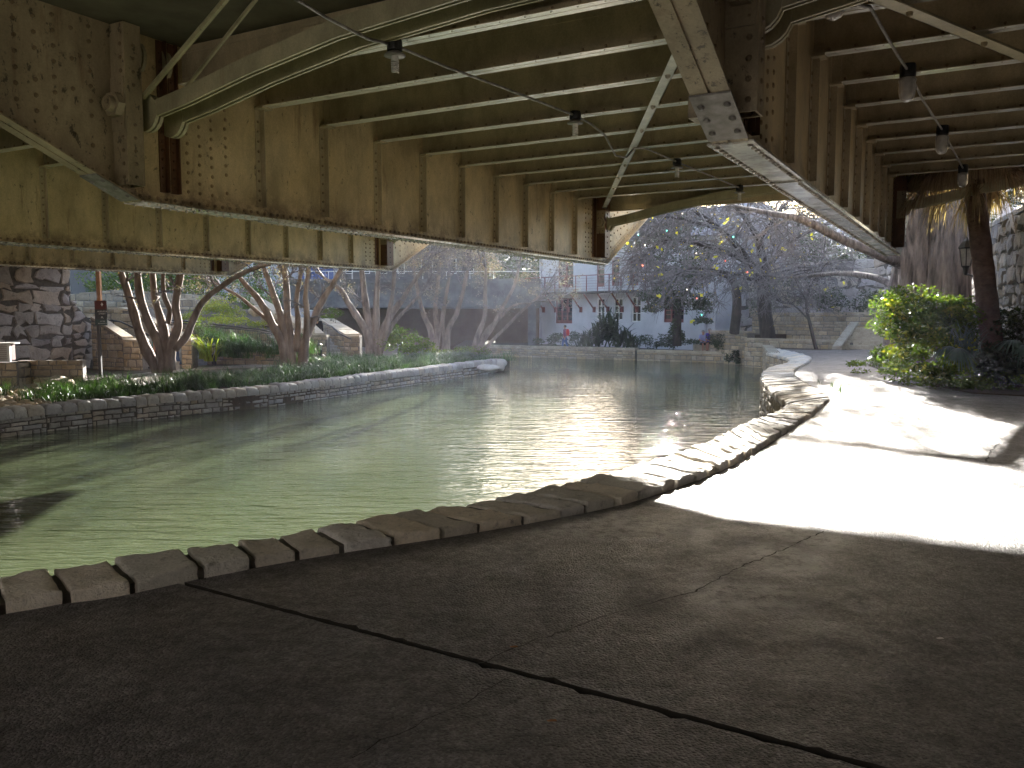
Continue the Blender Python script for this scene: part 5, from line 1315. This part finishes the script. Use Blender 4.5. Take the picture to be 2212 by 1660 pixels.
def tree(name, base, tr, clouds, lab, seed, mat='darkleaf', lf=.14, bark_='darkbark', tw_=0):
    r = random.Random(seed); th = thing(name, base, lab, 'tree'); mb = MB()
    for pts, (r0, r1) in tr:
        Q = cat([dp(*q) for q in pts], 4); mb.tube(Q, [r0 + (r1 - r0) * i / (len(Q) - 1) for i in range(len(Q))], 8)
        if tw_:
            for i in range(len(Q) // 2, len(Q)):
                for k in range(tw_): grow(mb, Q[i], Vector((r.gauss(0, .8), r.gauss(0, .8), .4)), r.uniform(.6, 1.2), .03, 3, r, .1, (2, 3))
    mb.build('trunk', M[bark_], th, smooth=True)
    if clouds:
        mb = MB()
        for (u, v, Y, rx, rz, n) in clouds: leafcloud(mb, dp(u, v, Y), rx, rx * .8, rz, n, lf, r)
        mb.build('crown', M[mat], th)
tree('oak_tree', dp(1462, 745, 48), [([(1462, 748, 48), (1463, 700, 48), (1468, 660, 48), (1490, 620, 47.5), (1520, 590, 47)], (.28, .1)), ([(1468, 660, 48), (1440, 610, 48), (1420, 570, 48)], (.15, .06)), ([(1500, 610, 47), (1540, 590, 45), (1580, 602, 44), (1592, 650, 44), (1586, 720, 44.5)], (.12, .28))],
     [(1430, 645, 47, 1.2, .8, 1300), (1475, 630, 47, 1.3, 1.0, 1500), (1520, 660, 46.5, 1.0, .8, 1000), (1450, 590, 48, 1.8, 1.4, 2000), (1455, 485, 47.5, 1.7, 1.0, 3600), (1420, 525, 47.5, 1.5, .9, 1000), (1500, 570, 47, 1.7, 1.4, 1800), (1410, 665, 47, .5, .4, 300), (1462, 725, 48, .5, .8, 900), (1520, 690, 46.5, .6, .3, 300)], 'dark evergreen oak with an ivy covered trunk before the pale facade', 91, lf=.16)
tree('evergreen_tree', (xat(1600, 56), 56, 0), [([(1600, 700, 56), (1600, 560, 56)], (.3, .15))], [(1560, 540, 56, 3.2, 2.8, 3000), (1640, 520, 57, 3.4, 3.2, 3200), (1600, 450, 57, 3.4, 3.0, 2600)], 'dense dark tree behind the bare branches, left of the terrace wall', 92, lf=.2)
tree('evergreen_tree', (xat(1760, 52), 52, 4), [([(1760, 660, 52), (1760, 520, 52)], (.3, .15))], [(1720, 560, 52, 2.6, 1.8, 1700), (1790, 570, 51, 2.6, 1.7, 1700), (1750, 480, 53, 3.2, 2.8, 3000), (1720, 425, 58, 4, 1.8, 1500), (1840, 425, 57, 3.5, 1.8, 1500), (1690, 610, 51, 2, 1, 1400)], 'dense dark tree hanging over the weathered rubble wall', 93, lf=.18)
tree('evergreen_tree', (xat(1880, 50), 50, 4), [([(1880, 640, 50), (1880, 500, 50)], (.3, .15))], [(1860, 560, 50, 2.6, 1.8, 1700), (1920, 580, 48, 1.8, 1.3, 1500), (1890, 480, 52, 2.8, 2.8, 2600)], 'dense dark tree just left of the cypress trunks', 94, lf=.18)
tree('bare_sapling', dp(1765, 762, 39.5), [([(1765, 762, 39.5), (1752, 710, 39.5), (1742, 660, 39.5), (1750, 620, 39.5), (1770, 590, 39.5)], (.1, .04)), ([(1746, 690, 39.5), (1715, 660, 39.5), (1690, 655, 39.5)], (.05, .025)), ([(1742, 650, 39.5), (1725, 620, 39.5), (1712, 590, 39.5)], (.05, .02))], None, 'thin dark leafless sapling before the terrace wall', 95, tw_=1)
tree('evergreen_tree', (xat(2250, 40), 40, 3), [([(2260, 700, 40), (2255, 400, 40)], (.25, .15)), ([(2255, 450, 40), (2200, 440, 39), (2160, 430, 38.5)], (.1, .04))], [(2200, 405, 39, 1.6, .5, 700), (2240, 430, 38, 1.2, .9, 900), (2150, 420, 40, .9, .5, 350), (2130, 480, 42, .6, 1.0, 500), (2180, 490, 38, 1.2, .22, 500)], 'thin leafed tree against the bright sky at the right edge', 97, lf=.12, tw_=2)
bush('climbing_shrub', [(2010, 500, 30, .5, 1.5, 800), (2010, 560, 30, .4, .8, 500), (2090, 520, 31, .6, .7, 500)], 'darkleaf', .12, 'dark foliage seen between the two cypress trunks', 98)
bush('hanging_vine', [(1700, 640, 46.5, 1.6, .9, 1500), (1800, 645, 45, 1.6, .8, 1500), (1880, 650, 44, 1.2, .8, 900), (1640, 640, 48, 1.2, .8, 700)], 'darkleaf', .13, 'vines hanging down the weathered rubble wall', 99)
# palm
pm = thing('palm_tree', dp(2150, 806, 19), 'slim leaning fan palm with a brown skirt of dead fronds', 'palm')
mb = MB(); Q = cat([dp(2152, 812, 19), dp(2138, 700, 19), dp(2122, 560, 19), dp(2108, 430, 19), dp(2096, 300, 19), dp(2088, 180, 19)], 7); m_ = len(Q); mb.tube(Q, [.24 - .05 * i / m_ + .008 * math.sin(i * 2.1) for i in range(m_)], 20); mb.build('trunk', M['palmbark'], pm, smooth=True)
r = random.Random(100); mb = MB(); ctr = Vector((Q[-12].x, Q[-12].y, 5.05))
def hang(mb, o, out, L, w, r, k=4):
    d = out.copy(); d.z = .15; p = o.copy(); pts = [p.copy()]
    for i in range(k): d = (d + Vector((0, 0, -.75))).normalized(); p = p + d * L / k; pts.append(p.copy())
    s = out.cross(Vector((0, 0, 1))).normalized(); s = (s + Vector((r.gauss(0, .5), r.gauss(0, .5), 0))).normalized(); b = len(mb.v); g = r.uniform(.55, 1.3)
    for i, q in enumerate(pts):
        ww = w * (1 - .85 * i / k) / 2; mb.v.append(tuple(q + s * ww)); mb.v.append(tuple(q - s * ww))
    for i in range(k): mb.face((b + 2 * i, b + 2 * i + 1, b + 2 * i + 3, b + 2 * i + 2), (g, g * .95, g * .9))
for f in range(46):
    az = r.uniform(0, 2 * math.pi); out = Vector((math.cos(az), math.sin(az), 0)); o_ = ctr + Vector((0, 0, r.uniform(-.5, .2))) + out * .15
    e = o_ + out * r.uniform(.35, 1.35) + Vector((0, 0, r.uniform(-.35, .15))); mb.tube([o_, e], .018, 4)
    for k in range(40):
        a2 = az + r.gauss(0, .55); hang(mb, e + Vector((r.gauss(0, .07), r.gauss(0, .07), r.gauss(0, .05))), Vector((math.cos(a2), math.sin(a2), 0)), r.uniform(.5, 1.0), .032, r)
mb.build('dead_fronds', M['dryleaf'], pm)
def fan(mb, c, out, Rr, r, nn=26, fold=.35, w=.045):
    w = w * .6
    out = out.normalized(); side = out.cross(Vector((0, 0, 1))).normalized(); up = side.cross(out)
    for k in range(nn):
        a2 = (k / (nn - 1) - .5) * 3.6; fold_ = fold * r.uniform(.6, 1.4); d = (out * math.cos(a2) + side * math.sin(a2)); Lk = Rr * (.75 + .25 * math.cos(a2)); g = r.uniform(.8, 1.2); b = len(mb.v)
        for i in range(5):
            f = i / 4; q = c + d * Lk * f + Vector((0, 0, -fold_ * Lk * f * f)) + up * .0; s = d.cross(Vector((0, 0, 1))).normalized() * (w * (.4 + 1.6 * f) * (1 - f ** 4) / 2 + .002)
            zz = Vector((0, 0, .012 * f)); mb.v.append(tuple(q + s)); mb.v.append(tuple(q - s + zz))
        for i in range(4): mb.face((b + 2 * i, b + 2 * i + 1, b + 2 * i + 3, b + 2 * i + 2), (g, g, g))
mb = MB()
for k in range(26):
    az = r.uniform(0, 6.28); out = Vector((math.cos(az), math.sin(az), r.uniform(-.1, .9))); c0 = ctr + Vector((0, 0, .35)); e = c0 + out.normalized() * r.uniform(.8, 1.1); mb.tube([c0, e], .015, 4); fan(mb, e, out, .8, r, 26, .5)
out = Vector((-1, -.2, -.05)); fan(mb, ctr + Vector((-1.25, -.1, .05)), out, .65, r, 22, .7)
mb.build('fronds', M['yleaf'], pm)
bush('added_tree_row', [(1190, 490, 74, 4, 5, 2200), (1095, 480, 74, 3, 6, 700), (1100, 600, 70, 4, 5, 2600), (1180, 590, 71, 4, 5.5, 2600), (1270, 560, 72, 4.5, 5, 2600), (1360, 560, 72, 4.5, 5, 2600), (1450, 560, 72, 4.5, 5, 2600), (1540, 560, 70, 4.5, 5, 2600)], 'darkleaf', .35, 'row of dark trees added behind the pale riverside building to darken the water', 110, 'trees', 'stuff')  # tree mass put in to block bright sky reflections on the river
# right bank planting
bush('leafy_bush', [(1960, 690, 19.6, .85, .62, 2600), (2040, 700, 19.6, 1.0, .7, 3200), (2090, 740, 19.4, .8, .7, 1800), (1985, 760, 19.4, .9, .55, 2200), (1930, 770, 21, .6, .4, 1000), (2030, 800, 18.6, .8, .3, 1400), (1950, 650, 19.8, .5, .16, 420), (2060, 655, 19.8, .6, .2, 600)], 'leaf', .10, 'tall sunlit leafy bush beside the walk, left of the palm trunk', 101)
bush('leafy_bush', [(1945, 655, 19.3, .55, .2, 120), (1935, 690, 19.3, .4, .25, 100), (1960, 735, 19.0, .6, .4, 200), (2080, 665, 19.3, .5, .25, 160), (2000, 745, 18.7, .8, .4, 140), (1990, 805, 18.2, .5, .15, 60)], 'yleaf', .12, 'yellow green leaves scattered through the tall bush', 102)  # lighter yellow green leaves mixed into the bush
bush('ground_cover', [(1905, 792, 22.5, .8, .22, 1100), (1950, 808, 20.5, .8, .22, 1100), (2010, 825, 18.8, .7, .2, 1000), (2080, 835, 17.9, .9, .25, 1300), (2160, 838, 17.6, .9, .3, 1300), (2240, 845, 17.2, .9, .3, 900)], 'leaf', .07, 'low ground cover spilling along the edge of the walk on the right', 103, 'ground cover', 'stuff')
bush('bush', [(2190, 760, 18.8, .8, .6, 1900), (2230, 720, 18.6, .8, .5, 1200), (2175, 800, 18.2, .9, .4, 1500), (2120, 800, 18.6, .5, .4, 800), (2200, 690, 19.5, .5, .25, 400)], 'darkleaf', .11, 'dark bushes right of the palm trunk at the foot of the rubble wall', 104)
mb = MB(); r = random.Random(105); fan(mb, dp(2070, 752, 18.2), Vector((.25, -1, .05)), .42, r, 26, 1.0, .05); fan(mb, dp(2050, 748, 18.4), Vector((-.9, -.6, .05)), .42, r, 24, 1.0, .05); mb.tube([dp(2075, 830, 18.9), dp(2068, 752, 18.2)], .012, 5); mb.tube([dp(2075, 830, 18.9), dp(2050, 748, 18.4)], .012, 5)
tag(mb.build('fan_palm', M['blueleaf']), 'small blue green fan palm in front of the leafy bush', 'palm')
mb = MB(); fan(mb, dp(2212, 745, 17.8), Vector((-.3, -1, .1)), .45, r, 26, 1.0, .05); fan(mb, dp(2190, 735, 18.0), Vector((-1, -.3, .2)), .45, r, 24, .8, .05); mb.tube([dp(2220, 830, 18.4), dp(2212, 745, 17.8)], .012, 5)
tag(mb.build('fan_palm', M['blueleaf']), 'fan palm seedling cut by the right edge of the view', 'palm')
mb = MB()
for u, v, n in ((2095, 745, 60), (2080, 720, 50), (2110, 800, 40), (2190, 810, 40)):
    for k in range(n):
        g = r.uniform(.7, 1.5); blade(mb, dp(u, v, 18.7) + Vector((r.gauss(0, .12), r.gauss(0, .12), -.3)), r.uniform(0, 6.28), r.uniform(.6, 1.1), .016, r.uniform(.1, .5), (g, g, g), 5, .8)
tag(mb.build('ornamental_grass', M['blueleaf']), 'silvery arching grass beside the palm trunk', 'ornamental grass')
mb = MB()
for u, v, n in ((1795, 838, 14), (1812, 845, 20), (1770, 830, 10), (1822, 850, 8)):
    for k in range(n): blade(mb, gp(u + r.uniform(-6, 6), v + r.uniform(-2, 2), 0), r.uniform(0, 6.28), r.uniform(.1, .26), .01, r.uniform(.1, .7), (1, 1, .8), 3, .6)
tag(mb.build('weeds', M['grass']), 'weeds growing in the joint beside the coping stones', 'weeds', kind='stuff')
# wall lantern
ln = thing('wall_lantern', dp(2086, 600, 20), 'black wall lantern with pale glass between the cypress and the palm trunk', 'lantern')
p = dp(2086, 595, 20); mb = MB(); mb.lathe(p, [(.03, 0), (.05, .04), (.06, .14), (.09, .2), (.12, .22)], 6); mb.tube([p + Vector((0, 0, .05)), p + Vector((.5, .6, .0))], .02, 6); mb.build('bracket', M['black'], ln)
mb = MB(); mb.lathe(p, [(.10, .222), (.16, .62)], 6); mb.build('glass', M['glass'], ln)
mb = MB(); mb.lathe(p, [(.18, .621), (.19, .65), (.10, .8), (.03, .86), (.001, .9)], 6)
for k in range(6): an = k * math.pi / 3; mb.tube([p + Vector((.105 * math.cos(an), .105 * math.sin(an), .222)), p + Vector((.165 * math.cos(an), .165 * math.sin(an), .62))], .012, 4)
mb.build('frame', M['black'], ln)
# fallen leaves on the walk
for u, v, mt, lb in ((1110, 1398, 'wood', 'pale fallen leaf lying in the crack of the shaded walk'), (1192, 1558, 'wood', 'small orange leaf on the near slab'), (2030, 1380, 'whitepaint', 'tiny pale leaf on the shaded walk at right')):
    mb = MB(); p = gp(u, v, .008); b = len(mb.v)
    for k in range(8): an = k * math.pi / 4; mb.v.append((p.x + .022 * math.cos(an), p.y + .01 * math.sin(an), .007 + .006 * abs(math.sin(an * 1.5))))
    mb.v.append((p.x, p.y, .006))
    for k in range(8): mb.face((b + k, b + (k + 1) % 8, b + 8))
    tag(mb.build('fallen_leaf', M[mt]), lb, 'leaf')
# ------------------------------------------------------------------ people
def person(p, H, face, pose, label, cloth, hair='grey', extras=None):
    """p: point on the ground between the feet (or under the seat); face: heading in degrees; pose: dict of joints in units of H"""
    th = thing('person', p, label, 'person'); ca, sa = math.cos(R(face)), math.sin(R(face))
    def W(j):   # x right, y forward, z up in units of H
        x, y, z = j[0] * H, j[1] * H, j[2] * H
        return Vector((x * ca - y * sa, x * sa + y * ca, z))
    J = dict(pelvis=(0, 0, .52), belly=(0, .005, .60), chest=(0, 0, .72), neck=(0, 0, .83), jaw=(0, .012, .875), head=(0, .008, .935), crown=(0, -.003, .975),
             shL=(-.105, 0, .80), shR=(.105, 0, .80), elL=(-.125, -.01, .62), elR=(.125, -.01, .62), wrL=(-.13, .04, .48), wrR=(.13, .04, .48), haL=(-.128, .055, .435), haR=(.128, .055, .435),
             hiL=(-.05, 0, .50), hiR=(.05, 0, .50), knL=(-.055, .01, .28), knR=(.055, .01, .28), anL=(-.055, -.01, .045), anR=(.055, -.01, .045), toL=(-.06, .09, .015), toR=(.06, .09, .015))
    J.update(pose)
    rad = dict(pelvis=.075, belly=.068, chest=.078, neck=.033, jaw=.042, head=.055, crown=.032, shL=.036, shR=.036, elL=.024, elR=.024, wrL=.016, wrR=.016, haL=.019, haR=.019, hiL=.055, hiR=.055, knL=.036, knR=.036, anL=.022, anR=.022, toL=.02, toR=.02)
    def skin(name, edges, mat, k=1.0, add=0.0, root='pelvis', sub=2, extra_r=None):
        names = []
        for a, b in edges:
            for q in (a, b):
                if q not in names: names.append(q)
        me = bpy.data.meshes.new(name); me.from_pydata([W(J[q]) for q in names], [(names.index(a), names.index(b)) for a, b in edges], [])
        o = bpy.data.objects.new(name, me); COL.objects.link(o); me.materials.append(M[mat])
        sk = o.modifiers.new('Skin', 'SKIN'); sk.use_smooth_shade = True
        lay = me.skin_vertices[0].data
        for i, q in enumerate(names):
            rr_ = (rad[q] * k + add) * H; rx = rr_ * (1.35 if q in ('chest', 'pelvis', 'belly') else 1)
            if extra_r and q in extra_r: rx = rr_ = extra_r[q] * H
            lay[i].radius = (rx, rr_); lay[i].use_root = (q == root)
        sb = o.modifiers.new('Subdivision', 'SUBSURF'); sb.levels = sub; sb.render_levels = sub
        o.parent = th; return o
    E = [('pelvis', 'belly'), ('belly', 'chest'), ('chest', 'neck'), ('neck', 'jaw'), ('jaw', 'head'), ('head', 'crown')]
    for s_ in 'LR': E += [('chest', 'sh' + s_), ('sh' + s_, 'el' + s_), ('el' + s_, 'wr' + s_), ('wr' + s_, 'ha' + s_), ('pelvis', 'hi' + s_), ('hi' + s_, 'kn' + s_), ('kn' + s_, 'an' + s_), ('an' + s_, 'to' + s_)]
    # fingers: five short chains rooted in each palm
    for s_, sx in (('L', -1), ('R', 1)):
        w, h_ = Vector(J['wr' + s_]), Vector(J['ha' + s_]); d = (h_ - w).normalized(); sd = Vector((0, 1, 0)).cross(d)
        sd = sd.normalized() if sd.length > .1 else Vector((1, 0, 0)); sd = Vector((0, 1, 0)) if abs(d.z) > .6 else sd
        for k in range(4):
            off = sd * (k - 1.5) * .0095; a_, b_ = 'f%s%da' % (s_, k), 'f%s%db' % (s_, k)
            J[a_] = tuple(h_ + d * .022 + off); J[b_] = tuple(h_ + d * (.044 - .004 * abs(k - 1.3)) + off + Vector((-sx * .008, 0, 0)))
            rad[a_] = .0052; rad[b_] = .0042; E += [('ha' + s_, a_), (a_, b_)]
        J['th' + s_] = tuple(h_ + sd * .026 + d * .008); rad['th' + s_] = .0055; E.append(('ha' + s_, 'th' + s_))
    skin('body', E, 'skin')
    top, bot = cloth['top'], cloth['bottom']
    T = [('pelvis', 'belly'), ('belly', 'chest'), ('chest', 'neckb')]; J['neckb'] = tuple(Vector(J['chest']).lerp(Vector(J['neck']), .72)); rad['neckb'] = .045
    for s_ in 'LR':
        J['sl' + s_] = tuple(Vector(J['sh' + s_]).lerp(Vector(J['el' + s_]), cloth.get('sleeve', .8))); rad['sl' + s_] = .032; T += [('chest', 'sh' + s_), ('sh' + s_, 'sl' + s_)]
        if cloth.get('long'): T[-1:] = [('sh' + s_, 'el' + s_), ('el' + s_, 'wr' + s_)]
    skin('shirt', T, top, 1.06, .006)
    Bt = []
    for s_ in 'LR':
        if cloth.get('shorts'):
            J['sho' + s_] = tuple(Vector(J['kn' + s_])); rad['sho' + s_] = .04; Bt += [('pelvis', 'hi' + s_), ('hi' + s_, 'sho' + s_)]
        else:
            J['cu' + s_] = tuple(Vector(J['kn' + s_]).lerp(Vector(J['an' + s_]), .92)); rad['cu' + s_] = .028; Bt += [('pelvis', 'hi' + s_), ('hi' + s_, 'kn' + s_), ('kn' + s_, 'cu' + s_)]
    J['waist'] = tuple(Vector(J['pelvis']).lerp(Vector(J['belly']), .35)); rad['waist'] = .07; Bt.append(('pelvis', 'waist'))
    skin('trousers', Bt, bot, 1.08, .005)
    for s_ in 'LR':
        mb = MB(); a, b = W(J['an' + s_]), W(J['to' + s_]); c = (a + b) / 2; d = (b - a); d.z = 0; L_ = d.length + .05 * H
        n0 = len(mb.v); mb.blob((0, 0, 0), L_ * .62, .03 * H, .026 * H, n=10, m=6, amp=0); an = math.atan2(d.y, d.x)
        for i in range(n0, len(mb.v)):
            x, y, z = mb.v[i]; mb.v[i] = (c.x + x * math.cos(an) - y * math.sin(an), c.y + x * math.sin(an) + y * math.cos(an), min(a.z, b.z) + .012 * H + z)
        mb.build('shoe', M[cloth.get('shoe', 'blackcloth')], th, smooth=True, loc=(0, 0, 0))
    hd = W(J['head']); hm = MB(); n0 = len(hm.v); hm.blob(hd + W((0, -.014, .012)), .058 * H, .06 * H, .058 * H, n=12, m=8, amp=.04)
    if hair == 'long':
        hm.blob(hd + W((0, -.03, -.06)), .055 * H, .05 * H, .12 * H, n=12, m=8, amp=.08)
    hm.build('hair', M['hairdark' if hair in ('long', 'dark') else 'hairgrey'], th, smooth=True, loc=(0, 0, 0))
    for sx in (-1, 1):
        em = MB(); em.blob(hd + W((.019 * sx, .051, .002)), .006 * H, .005 * H, .004 * H, n=6, m=4, amp=0); em.build('eye', M['black'], th, loc=(0, 0, 0))
        em = MB(); em.blob(hd + W((.052 * sx, .0, -.006)), .008 * H, .012 * H, .017 * H, n=6, m=4, amp=0); em.build('ear', M['skin'], th, smooth=True, loc=(0, 0, 0))
    nm = MB(); nm.blob(hd + W((0, .058, -.014)), .008 * H, .011 * H, .014 * H, n=6, m=4, amp=0); nm.build('nose', M['skin'], th, smooth=True, loc=(0, 0, 0))
    mm = MB(); mm.blob(hd + W((0, .048, -.034)), .014 * H, .006 * H, .004 * H, n=6, m=4, amp=0); mm.build('mouth', M['redwood'], th, loc=(0, 0, 0))
    if extras == 'pack':
        bm_ = MB(); n0 = len(bm_.v); bm_.blob((0, 0, 0), .10 * H, .07 * H, .14 * H, n=12, m=8, amp=.05); q = W((0, -.115, .70))
        bm_.v = [tuple(Vector(((x * ca - y * sa), (x * sa + y * ca), z)) + q) for x, y, z in bm_.v]
        o = bm_.build('backpack', M['redcloth'], smooth=True); o.location = p; tag(o, 'red backpack worn by the walker below the pale building', 'backpack')
    return th
walkp = dict(knL=(-.055, .07, .29), anL=(-.055, .10, .06), toL=(-.06, .19, .03), knR=(.055, -.02, .28), anR=(.055, -.14, .07), toR=(.06, -.06, .02), elL=(-.125, -.05, .63), wrL=(-.12, -.05, .49), haL=(-.118, -.045, .445), elR=(.13, -.01, .62), wrR=(.13, .07, .50), haR=(.128, .09, .46))
gz_ = ZLB + .01
person(Vector((xat(374, 33.6), 33.6, zat(798, 33.6))), 1.76, 62, walkp, 'man in a white and blue striped shirt and jeans walking behind the leftmost myrtle', dict(top='stripes', bottom='denim'))
person(Vector((xat(334, 33.0), 33.0, zat(798, 33.0))), 1.55, 75, walkp, 'grey haired woman in a teal top, mostly hidden by the leftmost myrtle trunks', dict(top='teal', bottom='blackcloth'))
person(Vector((xat(686, 40.2), 40.2, zat(681, 40.2) - 1.66)), 1.66, 10, walkp, 'long haired person in dark clothes climbing the second stairs', dict(top='blackcloth', bottom='blackcloth', long=True), 'long')
person(Vector((xat(1221, 52.5), 52.5, -.62)), 1.58, 60, walkp, 'walker in a dark pink top and jeans carrying a red backpack along the far bank', dict(top='magenta', bottom='denim', long=True), 'dark', 'pack')
sit = dict(pelvis=(0, 0, .30), belly=(0, .01, .38), chest=(0, .02, .50), neck=(0, .03, .61), jaw=(0, .045, .655), head=(0, .04, .715), crown=(0, .03, .755), shL=(-.105, .02, .58), shR=(.105, .02, .58), elL=(-.14, .05, .42), elR=(.14, .05, .42), wrL=(-.06, .16, .36), wrR=(.06, .17, .38), haL=(-.03, .185, .35), haR=(.035, .195, .37),
           hiL=(-.05, .01, .29), hiR=(.05, .01, .29), knL=(-.07, .25, .29), knR=(.07, .25, .29), anL=(-.06, .24, .06), anR=(.08, .27, .05), toL=(-.06, .33, .025), toR=(.08, .36, .02))
mb = MB(); bx = xat(1530, 49.2); mb.abox(bx - .75, bx + .65, 49.25, 49.75, -.62, -.16); tag(mb.build('stone_bench', M['limestone']), 'low stone seat under the seated couple', 'bench')
person(Vector((xat(1519, 49.4), 49.4, -.6)), 1.66, 185, sit, 'seated woman in a pale lilac top and dark shorts, left of the man in violet', dict(top='lilac', bottom='blackcloth', shorts=True), 'grey')
person(Vector((xat(1534, 49.4), 49.4, -.6)), 1.8, 172, sit, 'seated man in a bright violet shirt and dark shorts beside the planter wall', dict(top='purple', bottom='blackcloth', shorts=True), 'grey')
# ------------------------------------------------------------------ thin haze volume, added mainly to mimic lens glare
mb = MB(); mb.abox(-125, 125, -60, 190, -4.0, 45)
hz = bpy.data.materials.new('glare_haze'); hz.use_nodes = True; nt = hz.node_tree; nt.nodes.clear()
o_ = nt.nodes.new('ShaderNodeOutputMaterial'); v_ = nt.nodes.new('ShaderNodeVolumePrincipled'); nt.links.new(v_.outputs[0], o_.inputs['Volume'])
v_.inputs['Color'].default_value = (.74, .78, 1, 1); v_.inputs['Density'].default_value = .00035; v_.inputs['Anisotropy'].default_value = .55
ho = mb.build('glare_haze', hz); ho['kind'] = 'stuff'; ho['label'] = 'thin haze volume standing in for veiling lens glare'
